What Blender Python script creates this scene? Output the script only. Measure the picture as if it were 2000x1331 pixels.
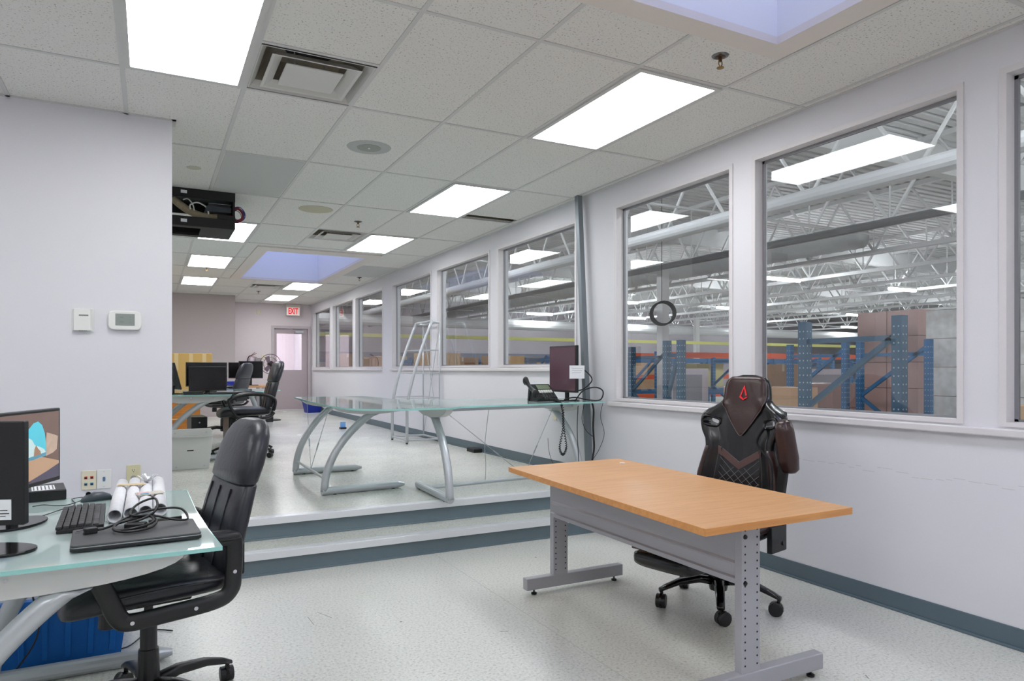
import bpy, bmesh, math, random
from mathutils import Vector, Matrix
R = math.radians
random.seed(7)
SC = bpy.context.scene
COL = SC.collection
for o in list(bpy.data.objects): bpy.data.objects.remove(o)

# ------------------------------------------------------------------ camera
HC = 1.312                                   # lens height above the lower floor
cam_d = bpy.data.cameras.new('camera'); cam = bpy.data.objects.new('camera', cam_d); COL.objects.link(cam)
cam.location = (0, 0, HC); cam.rotation_euler = (R(90), 0, R(-27.6))
cam_d.sensor_fit = 'HORIZONTAL'; cam_d.sensor_width = 36; cam_d.lens = 1352/2000*36
cam_d.shift_x = 0; cam_d.shift_y = 56.5/2000; cam_d.clip_start = 0.05; cam_d.clip_end = 200
SC.camera = cam
# ------------------------------------------------------------------ world, exposure
w = bpy.data.worlds.new('world'); SC.world = w; w.use_nodes = True
bg = w.node_tree.nodes['Background']; bg.inputs[0].default_value = (0.50, 0.58, 1.0, 1); bg.inputs[1].default_value = 2.4
SC.view_settings.view_transform = 'Standard'; SC.view_settings.look = 'None'
SC.view_settings.exposure = 0.0; SC.view_settings.gamma = 1; SC.view_settings.use_curve_mapping = False
LAMP = 12.4      # radiance of the ceiling troffers
WLAMP = 150.0    # radiance of the warehouse strip lights

# ------------------------------------------------------------------ materials
def lin(c):
    return tuple(((v/255)/12.92 if v/255 <= .04045 else ((v/255+.055)/1.055)**2.4) for v in c)
MATS = {}
def mat(name, rgb, rough=.5, metal=0, bump=0, bscale=60, var=0, vscale=5, coat=0, emis=0, spec=.5):
    if name in MATS: return MATS[name]
    m = bpy.data.materials.new(name); m.use_nodes = True; nt = m.node_tree; b = nt.nodes['Principled BSDF']
    c = lin(rgb) + (1,)
    b.inputs['Base Color'].default_value = c; b.inputs['Roughness'].default_value = rough
    b.inputs['Metallic'].default_value = metal; b.inputs['Specular IOR Level'].default_value = spec
    if coat: b.inputs['Coat Weight'].default_value = coat; b.inputs['Coat Roughness'].default_value = .08
    if emis: b.inputs['Emission Color'].default_value = c; b.inputs['Emission Strength'].default_value = emis
    tc = nt.nodes.new('ShaderNodeTexCoord')
    if var:
        n = nt.nodes.new('ShaderNodeTexNoise'); n.inputs['Scale'].default_value = vscale; n.inputs['Detail'].default_value = 6
        nt.links.new(tc.outputs['Object'], n.inputs['Vector'])
        mx = nt.nodes.new('ShaderNodeMix'); mx.data_type = 'RGBA'; mx.inputs[6].default_value = tuple(x*(1-var) for x in c[:3])+(1,)
        mx.inputs[7].default_value = tuple(min(1, x*(1+var)) for x in c[:3])+(1,)
        nt.links.new(n.outputs[0], mx.inputs[0]); nt.links.new(mx.outputs[2], b.inputs['Base Color'])
    if bump:
        n = nt.nodes.new('ShaderNodeTexNoise'); n.inputs['Scale'].default_value = bscale; n.inputs['Detail'].default_value = 4
        nt.links.new(tc.outputs['Object'], n.inputs['Vector'])
        bp = nt.nodes.new('ShaderNodeBump'); bp.inputs['Strength'].default_value = bump; bp.inputs['Distance'].default_value = .004
        nt.links.new(n.outputs[0], bp.inputs['Height']); nt.links.new(bp.outputs[0], b.inputs['Normal'])
    MATS[name] = m; return m

def ramp(nt, fac, stops, interp='LINEAR'):
    r = nt.nodes.new('ShaderNodeValToRGB'); r.color_ramp.interpolation = interp
    e = r.color_ramp.elements
    e[0].position, e[0].color = stops[0][0], stops[0][1]+(1,)
    e[1].position, e[1].color = stops[1][0], stops[1][1]+(1,)
    for p, c in stops[2:]:
        x = e.new(p); x.color = c+(1,)
    nt.links.new(fac, r.inputs[0]); return r.outputs[0]

def tile_mat(name, base, pit):
    m = mat(name, base, .95, spec=.1); nt = m.node_tree; b = nt.nodes['Principled BSDF']
    tc = nt.nodes.new('ShaderNodeTexCoord')
    n = nt.nodes.new('ShaderNodeTexNoise'); n.inputs['Scale'].default_value = 95; n.inputs['Detail'].default_value = 2
    nt.links.new(tc.outputs['Object'], n.inputs['Vector'])
    c = ramp(nt, n.outputs[0], [(.30, lin(pit)), (.40, lin(base))])
    nt.links.new(c, b.inputs['Base Color'])
    return m
def terrazzo(name, base, rough):
    m = mat(name, base, rough); nt = m.node_tree; b = nt.nodes['Principled BSDF']
    tc = nt.nodes.new('ShaderNodeTexCoord')
    n = nt.nodes.new('ShaderNodeTexNoise'); n.inputs['Scale'].default_value = 75; n.inputs['Detail'].default_value = 4; n.inputs['Roughness'].default_value = .7
    nt.links.new(tc.outputs['Object'], n.inputs['Vector'])
    d = tuple(max(0, x-55) for x in base); l = tuple(min(255, x+14) for x in base)
    c = ramp(nt, n.outputs[0], [(.30, lin(d)), (.45, lin(base)), (.62, lin(l))])
    n2 = nt.nodes.new('ShaderNodeTexNoise'); n2.inputs['Scale'].default_value = 1.3; n2.inputs['Detail'].default_value = 3
    nt.links.new(tc.outputs['Object'], n2.inputs['Vector'])
    c2 = ramp(nt, n2.outputs[0], [(.25, (.90, .90, .89)), (.75, (1, 1, 1))])
    mx = nt.nodes.new('ShaderNodeMix'); mx.data_type = 'RGBA'; mx.blend_type = 'MULTIPLY'; mx.inputs[0].default_value = 1
    nt.links.new(c, mx.inputs[6]); nt.links.new(c2, mx.inputs[7]); nt.links.new(mx.outputs[2], b.inputs['Base Color'])
    rr = nt.nodes.new('ShaderNodeMapRange'); rr.inputs['To Min'].default_value = rough-.06; rr.inputs['To Max'].default_value = rough+.10
    nt.links.new(n2.outputs[0], rr.inputs['Value']); nt.links.new(rr.outputs[0], b.inputs['Roughness'])
    return m
def wood(name, base, dark, scale=(2, 22, 22)):
    m = mat(name, base, .38); nt = m.node_tree; b = nt.nodes['Principled BSDF']
    tc = nt.nodes.new('ShaderNodeTexCoord'); mp = nt.nodes.new('ShaderNodeMapping'); mp.inputs['Scale'].default_value = scale
    nt.links.new(tc.outputs['Object'], mp.inputs[0])
    n = nt.nodes.new('ShaderNodeTexNoise'); n.inputs['Scale'].default_value = 2; n.inputs['Detail'].default_value = 8; n.inputs['Distortion'].default_value = .6
    nt.links.new(mp.outputs[0], n.inputs['Vector'])
    c = ramp(nt, n.outputs[0], [(.3, lin(dark)), (.62, lin(base))]); nt.links.new(c, b.inputs['Base Color'])
    return m
def glass_mat(name, tint, refl=1.5, frost=0.0, alpha=.0, fcol=(200, 225, 220), rough=.0):
    m = bpy.data.materials.new(name); m.use_nodes = True; nt = m.node_tree; nt.nodes.clear()
    out = nt.nodes.new('ShaderNodeOutputMaterial'); tr = nt.nodes.new('ShaderNodeBsdfTransparent'); tr.inputs[0].default_value = tint+(1,)
    gl = nt.nodes.new('ShaderNodeBsdfGlossy'); gl.inputs['Roughness'].default_value = rough
    fr = nt.nodes.new('ShaderNodeFresnel'); fr.inputs[0].default_value = refl
    mx = nt.nodes.new('ShaderNodeMixShader')
    body = tr.outputs[0]
    if alpha:
        df = nt.nodes.new('ShaderNodeBsdfDiffuse'); df.inputs[0].default_value = lin(fcol)+(1,)
        m2 = nt.nodes.new('ShaderNodeMixShader'); m2.inputs[0].default_value = alpha
        nt.links.new(tr.outputs[0], m2.inputs[1]); nt.links.new(df.outputs[0], m2.inputs[2]); body = m2.outputs[0]
    ge = nt.nodes.new('ShaderNodeNewGeometry'); mr = nt.nodes.new('ShaderNodeMapRange'); mr.inputs['To Min'].default_value = refl; mr.inputs['To Max'].default_value = 1/refl
    nt.links.new(ge.outputs['Backfacing'], mr.inputs['Value']); nt.links.new(mr.outputs[0], fr.inputs[0])   # same reflectance on both faces of the sheet
    nt.links.new(fr.outputs[0], mx.inputs[0]); nt.links.new(body, mx.inputs[1]); nt.links.new(gl.outputs[0], mx.inputs[2])
    nt.links.new(mx.outputs[0], out.inputs[0]); MATS[name] = m; return m
def lamp_mat(name, col, strength, bands=True):
    m = bpy.data.materials.new(name); m.use_nodes = True; nt = m.node_tree; nt.nodes.clear()
    out = nt.nodes.new('ShaderNodeOutputMaterial'); e = nt.nodes.new('ShaderNodeEmission'); e.inputs[1].default_value = strength
    nt.links.new(e.outputs[0], out.inputs[0]); e.inputs[0].default_value = col+(1,)
    MATS[name] = m; return m

M_wall = mat('wall_paint', (219, 218, 223), .7, bump=.04, bscale=160)
M_wallfar = mat('far_wall_paint', (222, 212, 215), .75)
M_wallacc = mat('taupe_wall_paint', (186, 176, 176), .75)
M_trim = mat('trim_paint', (216, 212, 214), .45)
M_tile = tile_mat('ceiling_tile', (222, 220, 216), (160, 157, 152))
M_tile2 = mat('plain_ceiling_panel', (192, 192, 190), .9)
M_tee = mat('ceiling_tee', (200, 199, 197), .6)
M_drywall = mat('skylight_drywall', (218, 210, 204), .8)
M_shaft = mat('skylight_shaft_paint', (225, 225, 228), .8)
M_floor = terrazzo('terrazzo_floor', (200, 200, 194), .30)
M_floor2 = terrazzo('upper_vinyl_floor', (204, 205, 197), .22)
M_riser = mat('riser_rubber', (104, 120, 128), .35, var=.08, vscale=9)
M_base = mat('baseboard_rubber', (88, 104, 113), .4)
M_nose = mat('aluminium_nosing', (225, 227, 230), .28, .35, bump=.1, bscale=220)
M_gask = mat('gasket', (140, 140, 144), .4, .3)
M_black = mat('black_plastic', (24, 24, 26), .38)
M_blackm = mat('matte_black', (17, 17, 18), .6)
M_gloss = mat('gloss_black', (10, 10, 12), .12)
M_leather = mat('black_leather', (30, 31, 36), .33, bump=.35, bscale=55)
M_leather2 = mat('charcoal_leather', (38, 39, 46), .36, bump=.3, bscale=45)
M_silver = mat('silver_paint', (188, 192, 196), .32, .4)
M_greymet = mat('grey_steel_paint', (168, 168, 174), .42, .25)
M_bracket = mat('bracket_paint', (208, 208, 206), .45, .15)
M_white = mat('white_plastic', (225, 226, 222), .4)
M_cream = mat('cream_plastic', (222, 216, 192), .45)
M_wood = wood('beech_laminate', (202, 154, 107), (188, 139, 91))
M_wedge = wood('beech_edge', (206, 146, 84), (192, 130, 70))
M_paper = mat('paper', (232, 233, 236), .8, var=.05, vscale=40)
M_blue = mat('blue_plastic', (0, 104, 188), .45, var=.1, vscale=4)
M_navy = mat('navy_plastic', (16, 44, 150), .5)
M_chrome = mat('chrome', (200, 200, 205), .12, 1)
M_red = mat('red_print', (226, 20, 34), .4)
M_lamp = lamp_mat('troffer_diffuser', (.965, .98, 1.0), LAMP)
M_wlamp = lamp_mat('strip_lamp', (.93, .96, 1.0), WLAMP)
M_glass = glass_mat('window_glass', (.93, .95, .95), 1.62)
M_deskglass = glass_mat('frosted_desk_glass', (.86, .95, .94), 1.5, alpha=.55, fcol=(214, 230, 228), rough=.03)
M_glassedge = mat('glass_edge', (150, 204, 198), .15)

# ------------------------------------------------------------------ mesh builder
class MB:
    def __init__(s): s.bm = bmesh.new()
    def box(s, a, b, M=None):
        x0, y0, z0 = a; x1, y1, z1 = b
        v = [s.bm.verts.new(p) for p in ((x0,y0,z0),(x1,y0,z0),(x1,y1,z0),(x0,y1,z0),(x0,y0,z1),(x1,y0,z1),(x1,y1,z1),(x0,y1,z1))]
        if M is not None:
            for q in v: q.co = M @ q.co
        for f in ((0,3,2,1),(4,5,6,7),(0,1,5,4),(1,2,6,5),(2,3,7,6),(3,0,4,7)): s.bm.faces.new([v[i] for i in f])
        return s
    def bar(s, p, q, wx, wz, up=(0,0,1)):
        p, q = Vector(p), Vector(q); d = q-p; L = d.length; d.normalize(); u = Vector(up)
        if abs(d.dot(u)) > .99: u = Vector((0,1,0))
        sx = d.cross(u).normalized(); uz = sx.cross(d)
        M = Matrix((sx, d, uz)).transposed().to_4x4(); M.translation = p
        return s.box((-wx/2, 0, -wz/2), (wx/2, L, wz/2), M)
    def tube(s, pts, r, seg=10, closed=False, flat=1.0, cap=True):
        pts = [Vector(p) for p in pts]; n = len(pts); rs = r if isinstance(r, (list, tuple)) else [r]*n
        T = []
        for i in range(n):
            a = pts[(i-1) % n] if (closed or i > 0) else pts[i]; b = pts[(i+1) % n] if (closed or i < n-1) else pts[i]
            T.append((b-a).normalized())
        ref = Vector((0,0,1)) if abs(T[0].z) < .9 else Vector((1,0,0))
        N = (ref - T[0]*ref.dot(T[0])).normalized(); rings = []
        for i in range(n):
            N = N - T[i]*N.dot(T[i])
            if N.length < 1e-6: N = T[i].orthogonal()
            N.normalize(); B = T[i].cross(N)
            rings.append([s.bm.verts.new(pts[i] + (N*math.cos(2*math.pi*k/seg) + B*math.sin(2*math.pi*k/seg)*flat)*rs[i]) for k in range(seg)])
        for i in range(n if closed else n-1):
            A, Bq = rings[i], rings[(i+1) % n]
            for k in range(seg):
                s.bm.faces.new((A[k], A[(k+1)%seg], Bq[(k+1)%seg], Bq[k]))
        if cap and not closed:
            s.bm.faces.new(rings[0][::-1]); s.bm.faces.new(rings[-1])
        return s
    def cyl(s, p, q, r, seg=16, r2=None):
        return s.tube([p, q], [r, r if r2 is None else r2], seg)
    def prism(s, poly, z0, z1, M=None):
        a = [s.bm.verts.new((x, y, z0)) for x, y in poly]; b = [s.bm.verts.new((x, y, z1)) for x, y in poly]
        if M is not None:
            for q in a+b: q.co = M @ q.co
        n = len(poly)
        s.bm.faces.new(a[::-1]); s.bm.faces.new(b)
        for i in range(n): s.bm.faces.new((a[i], a[(i+1)%n], b[(i+1)%n], b[i]))
        return s
    def lathe(s, prof, c=(0,0,0), M=None, seg=20):
        rings = []; c = Vector(c)
        for r, z in prof:
            ring = [s.bm.verts.new((r*math.cos(2*math.pi*k/seg), r*math.sin(2*math.pi*k/seg), z)) for k in range(seg)]
            for v in ring:
                if M is not None: v.co = M @ v.co
                v.co += c
            rings.append(ring)
        for i in range(len(rings)-1):
            A, B = rings[i], rings[i+1]
            for k in range(seg): s.bm.faces.new((A[k], A[(k+1)%seg], B[(k+1)%seg], B[k]))
        s.bm.faces.new(rings[0][::-1]); s.bm.faces.new(rings[-1])
        return s
    def loft(s, secs):
        rings = [[s.bm.verts.new(p) for p in sec] for sec in secs]; m = len(rings[0])
        for i in range(len(rings)-1):
            A, B = rings[i], rings[i+1]
            for k in range(m): s.bm.faces.new((A[k], A[(k+1)%m], B[(k+1)%m], B[k]))
        s.bm.faces.new(rings[0][::-1]); s.bm.faces.new(rings[-1])
        return s
    def done(s, name, m, parent=None, smooth=False, bev=0, sub=0, loc=None):
        bm = s.bm; bmesh.ops.recalc_face_normals(bm, faces=bm.faces)
        me = bpy.data.meshes.new(name); bm.to_mesh(me); bm.free()
        for x in (m if isinstance(m, list) else [m]): me.materials.append(x)
        o = bpy.data.objects.new(name, me); COL.objects.link(o)
        if parent: o.parent = parent
        if loc is not None: o.location = loc
        if smooth:
            for p in me.polygons: p.use_smooth = True
        if bev:
            b = o.modifiers.new('b', 'BEVEL'); b.width = bev; b.segments = 2; b.limit_method = 'ANGLE'; b.angle_limit = R(40)
        if sub:
            b = o.modifiers.new('s', 'SUBSURF'); b.levels = sub; b.render_levels = sub
        return o
def se(cx, cy, z, wx, wy, n=4, seg=24, fn=None):
    out = []
    for k in range(seg):
        t = 2*math.pi*k/seg; c, s_ = math.cos(t), math.sin(t)
        out.append((cx + wx/2*math.copysign(abs(c)**(2/n), c), cy + wy/2*math.copysign(abs(s_)**(2/n), s_), z))
    return out
def tag(o, label, cat, group=None, kind=None):
    o['label'] = label; o['category'] = cat
    if group: o['group'] = group
    if kind: o['kind'] = kind
    return o
def struct(o): o['kind'] = 'structure'; return o
def thing(name, label, cat, loc=(0,0,0), rz=0, group=None):
    o = bpy.data.objects.new(name, None); COL.objects.link(o); o.location = loc; o.rotation_euler = (0,0,rz); o.empty_display_size = .1
    return tag(o, label, cat, group)
def dup(o, loc=None, rz=None, label=None, parent=None):
    c = o.copy(); COL.objects.link(c)
    if parent is not None: c.parent = parent
    if loc is not None: c.location = loc
    if rz is not None: c.rotation_euler = (0,0,rz)
    if label: c['label'] = label
    for ch in [x for x in COL.objects if x.parent == o]: dup(ch, parent=c)
    return c
def arc(p0, p1, p2, n=12):
    p0, p1, p2 = Vector(p0), Vector(p1), Vector(p2)
    return [(1-t)**2*p0 + 2*t*(1-t)*p1 + t*t*p2 for t in [i/n for i in range(n+1)]]
def smoothpath(pts, n=6, closed=False):
    P = [Vector(p) for p in pts]; out = []; N = len(P)
    for i in range(N if closed else N-1):
        a = P[(i-1)%N] if (closed or i>0) else P[i]; b = P[i]; c = P[(i+1)%N]; d = P[(i+2)%N] if (closed or i<N-2) else P[(i+1)%N]
        for k in range(n):
            t = k/n
            out.append(.5*((2*b)+(c-a)*t+(2*a-5*b+4*c-d)*t*t+(3*b-a-3*c+d)*t**3))
    if not closed: out.append(P[-1])
    return out
def textmesh(name, s, size, m, parent, M, extrude=.001, sx=1.0):
    cu = bpy.data.curves.new(name, 'FONT'); cu.body = s; cu.size = size; cu.extrude = extrude; cu.align_x = 'CENTER'; cu.align_y = 'CENTER'; cu.offset = size*.03
    t = bpy.data.objects.new(name, cu); COL.objects.link(t)
    dg = bpy.context.evaluated_depsgraph_get(); me = bpy.data.meshes.new_from_object(t.evaluated_get(dg)); bpy.data.objects.remove(t)
    me.transform(Matrix.Diagonal((sx, 1, 1, 1))); me.transform(M); me.materials.clear(); me.materials.append(m)
    o = bpy.data.objects.new(name, me); COL.objects.link(o); o.parent = parent; return o

ZC = 2.927     # office ceiling
ZU = 0.300     # upper floor
XW = 3.60      # room face of the window wall
GX, GY, DX, DY = -.133, 4.224, .61, .639     # ceiling grid
def gi(i): return GX + DX*i
def gj(j): return GY + DY*j
# ================================================================== SETTING
def cells(us, vs, holes):
    us = sorted(set(us + [h[0] for h in holes] + [h[1] for h in holes])); vs = sorted(set(vs + [h[2] for h in holes] + [h[3] for h in holes]))
    for a, b in zip(us, us[1:]):
        run = None
        for c, d in zip(vs, vs[1:]):
            mu, mv = (a+b)/2, (c+d)/2
            if any(h[0] < mu < h[1] and h[2] < mv < h[3] for h in holes):
                if run: yield a, b, run[0], run[1]; run = None
            else: run = (run[0], d) if run else (c, d)
        if run: yield a, b, run[0], run[1]
SKY = [(1.40, 2.73, -.76, 2.41), (1.40, 2.74, 9.80, 12.97)]
VENT = [(1, -1), (3, 6), (3, 15)]
vh = [(gi(i)+.012, gi(i+1)-.012, gj(j)+.012, gj(j+1)-.012) for i, j in VENT]
SLOT = (gi(5)+.02, 3.54, 6.60, 6.77)
keep = [(1.24, 2.87, -.9, 2.53), (1.24, 2.90, 9.50, 13.10)]
m = MB()
for a, b, c, d in cells([-3.2, 3.62], [-3.5, 17.82], keep + vh + [SLOT]): m.box((a, c, ZC), (b, d, ZC+.02))
struct(m.done('ceiling', M_tile))
# tee grid (a trim of the ceiling); not over skylights
m = MB()
keep = [(1.24, 2.87, -.9, 2.53), (1.24, 2.90, 9.50, 13.10)]
def strip_y(x, y0, y1):
    segs = [(y0, y1)]
    for k in keep:
        if k[0] < x < k[1]: segs = [t for s_ in segs for t in ((s_[0], min(s_[1], k[2])), (max(s_[0], k[3]), s_[1])) if t[1]-t[0] > .01]
    for a, b in segs: m.box((x-.012, a, ZC-.004), (x+.012, b, ZC+.004))
def strip_x(y, x0, x1):
    segs = [(x0, x1)]
    for k in keep:
        if k[2] < y < k[3]: segs = [t for s_ in segs for t in ((s_[0], min(s_[1], k[0])), (max(s_[0], k[1]), s_[1])) if t[1]-t[0] > .01]
    for a, b in segs: m.box((a, y-.012, ZC-.0038), (b, y+.012, ZC+.004))
for i in range(-5, 7): strip_y(gi(i), -3.5, 17.8)
for n in range(-12, 22, 2): strip_x(gj(n), -3.2, 3.6)
for i, j in ((1, -1), (3, 7), (3, 15)): strip_x(gj(j), gi(i), gi(i+1))
m.box((3.575, -3.5, ZC-.004), (3.6, 17.8, ZC+.004)); m.box((1.64, 17.775, ZC-.004), (3.6, 17.8, ZC+.004)); m.box((-3.2, 4.975, ZC-.004), (.15, 5.0, ZC+.004)); m.box((.126, 4.975, ZC-.004), (.15, 5.12, ZC+.004))
struct(m.done('trim_1', M_tee))
# drywall borders of the skylights and their shafts
for n, (x0, x1, y0, y1) in enumerate(SKY):
    k = keep[n]; m = MB()
    for a, b, c, d in cells([k[0], k[1]], [k[2], k[3]], [(x0, x1, y0, y1)]): m.box((a, c, ZC-.018), (b, d, ZC+.02))
    struct(m.done('trim_%d' % (2+n), M_drywall))
    m = MB(); t = .05; zt = 4.3
    zs = ZC+.02
    m.box((x0-t, y0-t, zs), (x0, y1+t, zt)).box((x1, y0-t, zs), (x1+t, y1+t, zt)).box((x0, y0-t, zs), (x1, y0, zt)).box((x0, y1, zs), (x1, y1+t, zt))
    struct(m.done('wall_skylight', M_shaft))
# unseen slab added above the suspended ceiling to stop sky light leaking in
m = MB()
for a, b, c, d in cells([-3.3, 3.64], [-3.6, 17.95], [(x0-.05, x1+.05, y0-.05, y1+.05) for x0, x1, y0, y1 in SKY]): m.box((a, c, 3.5), (b, d, 3.6))
m.box((-3.3, -3.6, ZC), (-3.2, 17.95, 3.5)).box((-3.3, -3.6, ZC), (3.6, -3.5, 3.5)).box((-3.2, 17.82, ZC+.03), (3.6, 17.95, 3.5))
struct(m.done('ceiling', mat('sky_block_grey', (120, 120, 120), .9)))
# pane over shaft: a thin acrylic sheet
m = MB()
for x0, x1, y0, y1 in SKY: m.box((x0-.05, y0-.05, 4.30), (x1+.05, y1+.05, 4.31))
struct(m.done('window_10', glass_mat('skylight_acrylic', (.92, .94, 1.0), 1.3)))
# plain panels and open slot in the ceiling
m = MB()
m.box((gi(1)+.02, gj(2)+.02, ZC-.003), (gi(2)-.02, gj(4)-.02, ZC-.0005)); m.box((gi(5)+.02, gj(10)+.02, ZC-.003), (3.57, gj(12)-.02, ZC-.0005)); 
m.box((gi(5)+.02, gj(14)-.14, ZC-.003), (3.5, gj(14)-.02, ZC-.0005))
struct(m.done('trim_4', M_tile2))
m = MB(); a, b, c, d = SLOT
m.box((a-.02, c-.02, ZC+.05), (b+.02, d+.02, ZC+.06)).box((a-.02, c-.02, ZC+.02), (a, d+.02, ZC+.05)).box((a-.02, c-.02, ZC+.02), (b+.02, c, ZC+.05)).box((a-.02, d, ZC+.02), (b+.02, d+.02, ZC+.05))
struct(m.done('trim_5', mat('mineral_wool', (92, 86, 66), .95, var=.35, vscale=60)))

# window wall
WL = [(-1.9, -.25, 1.04, 2.747), (-.05, 1.852, 1.04, 2.747), (2.016, 3.389, 1.04, 2.747), (3.56, 4.945, 1.04, 2.747)]
WU = [(5.55, 7.248, 1.339, 2.742), (7.454, 9.189, 1.339, 2.742), (9.39, 11.226, 1.339, 2.742), (11.744, 13.58, 1.339, 2.742), (13.736, 15.487, 1.339, 2.742), (15.734, 17.557, 1.339, 2.742)]
m = MB()
for a, b, c, d in cells([-3.5, 17.95], [0, ZC+.02], WL+WU): m.box((XW, a, c), (XW+.14, b, d))
m.box((XW+.04, -3.5, ZC+.02), (XW+.14, 20.3, 4.8)).box((XW, 17.95, 0), (XW+.14, 20.3, ZC+.02))
struct(m.done('wall_right', M_wall))
for n, (y0, y1, z0, z1) in enumerate(WL+WU):
    e = struct(thing('window_%d' % (n+1), 'interior window', 'window', (XW, (y0+y1)/2, z0))); del e['label']; del e['category']
    def loc(m_): return Matrix.Translation((-XW, -(y0+y1)/2, -z0))
    T = Matrix.Translation((-XW, -(y0+y1)/2, -z0))
    m = MB(); f = .032
    m.box((XW-.008, y0-.0, z1-f), (XW+.075, y1, z1), T).box((XW-.008, y0, z0), (XW+.075, y1, z0+.022), T)
    m.box((XW-.008, y0, z0+.022), (XW+.075, y0+f, z1-f), T).box((XW-.008, y1-f, z0+.022), (XW+.075, y1, z1-f), T)
    m.done('frame', M_trim, e)
    m = MB(); g = .018; a0, a1, c0, c1 = y0+f, y1-f, z0+.022, z1-f
    m.box((XW+.062, a0, c1-g), (XW+.078, a1, c1), T).box((XW+.062, a0, c0), (XW+.078, a1, c0+.012), T)
    m.box((XW+.062, a0, c0), (XW+.078, a0+g, c1), T).box((XW+.062, a1-g, c0), (XW+.078, a1, c1), T)
    m.done('gasket', M_gask, e)
    m = MB(); m.box((XW+.070, a0, c0), (XW+.0701, a1, c1), T)
    m.done('glass_pane', M_glass, e)
# sills
m = MB(); m.box((XW-.035, -3.5, .992), (XW+.02, 5.013, 1.030)); struct(m.done('trim_6', M_trim, bev=.006))
m = MB(); m.box((XW-.035, 5.40, 1.292), (XW+.02, 11.281, 1.330)); struct(m.done('trim_7', M_trim, bev=.006))
m = MB(); m.box((XW-.035, 11.774, 1.292), (XW+.02, 17.62, 1.330)); struct(m.done('trim_8', M_trim, bev=.006))
# other walls
m = MB(); m.box((-3.2, 5.0, 0), (.126, 5.12, ZC)); struct(m.done('wall_left', M_wall))
m = MB(); m.box((-3.2, 16.15, ZU), (1.64, 17.8, ZC)); struct(m.done('wall_taupe', M_wallacc))
m = MB()
for a, b, c, d in cells([1.5, 3.6], [ZU-.3, ZC+.02], [(2.68, 3.53, ZU, 2.36)]): m.box((a, 17.8, c), (b, 17.95, d))
struct(m.done('wall_far', M_wallfar))
m = MB(); m.box((-3.3, -3.5, 0), (-3.2, 17.8, ZC)); struct(m.done('wall_side', M_wall))
m = MB(); m.box((-3.3, -3.6, 0), (3.74, -3.5, ZC)); struct(m.done('wall_back', M_wall))
# hall behind the far door
m = MB()
m.box((1.6, 20.2, ZU), (3.6, 20.3, ZC)).box((1.5, 17.95, ZU), (1.6, 20.3, ZC)).box((1.5, 17.95, ZC), (3.6, 20.3, ZC+.02)).box((1.5, 17.95, ZU-.1), (3.6, 20.3, ZU))
struct(m.done('wall_hall', mat('hall_paint', (240, 232, 236), .7)))
# floors
m = MB(); m.box((-3.2, -3.5, -.1), (3.6, 4.64, 0)).box((-3.2, 4.64, -.1), (.13, 5.12, 0)); struct(m.done('floor', M_floor))
m = MB(); m.box((.13, 4.965, 0), (3.6, 17.8, ZU)).box((-3.2, 5.12, 0), (.13, 17.8, ZU)).box((.13, 4.64, 0), (3.6, 4.965, .15)); struct(m.done('floor', M_floor2))
for n, (yf, zt, zb) in enumerate(((4.965, .30, .15), (4.64, .15, 0))):
    m = MB(); m.box((.13, yf-.036, zt-.044), (3.6, yf-.006, zt+.003)).box((.13, yf-.036, zt), (3.6, yf+.045, zt+.004)); struct(m.done('trim_%d' % (9+n), M_nose, bev=.004))
    m = MB(); m.box((.13, yf-.007, zb), (3.6, yf+.0, zt-.003)).box((.13, yf-.016, zb), (3.6, yf-.006, zb+.012)); struct(m.done('trim_%d' % (11+n), M_riser, bev=.002))
for n, (y0, y1, z0) in enumerate(((-3.5, 4.62, 0), (4.965, 17.8, ZU))):
    m = MB(); m.box((XW-.007, y0, z0), (XW, y1, z0+.102)).box((XW-.02, y0, z0), (XW-.006, y1, z0+.012)); struct(m.done('baseboard_right', M_base, bev=.003))
m = MB(); m.box((XW-.007, 4.64, .15), (XW, 4.965, .252)); struct(m.done('baseboard_step', M_base))
m = MB(); m.box((1.64, 17.788, ZU), (2.64, 17.8, ZU+.1)); struct(m.done('baseboard_far', M_trim))
# leaning grey steel post by the wall step
m = MB(); m.bar((3.53, 5.235, ZU), (3.53, 5.42, ZC), .055, .05, (1,0,0)); struct(m.done('trim_13', mat('galvanised_post', (128, 136, 142), .4, .4), bev=.003))
# dark fascia band on the end wall of the warehouse
m = MB(); m.box((3.75, 32.9, 1.72), (45.9, 33.0, 2.15)); struct(m.done('trim_45', mat('slate_fascia', (104, 112, 130), .6)))
# floor seam and scratches
m = MB(); m.box((1.786, -3.4, 0), (1.789, 4.6, .0004)); struct(m.done('trim_46', mat('floor_seam', (172, 172, 168), .5)))
m = MB()
for (a, b, c, d, ww) in ((.80, 3.80, .85, 3.68, .003), (.74, 3.75, .745, 3.62, .003), (1.55, 3.1, 1.59, 3.08, .006), (.55, 2.9, .60, 2.95, .003), (1.7, 2.2, 1.74, 2.17, .005), (2.7, 1.9, 2.72, 1.93, .005), (.4, 6.0, .5, 6.2, .004), (2.6, 6.9, 2.62, 6.93, .02), (1.15, 3.45, 1.16, 3.46, .012), (2.38, 4.2, 2.39, 4.21, .012)):
    z_ = ZU if b > 5 else 0; m.bar((a, b, z_+.0002), (c, d, z_+.0002), ww, .0004)
struct(m.done('trim_47', mat('scratch', (128, 128, 124), .7)))
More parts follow.
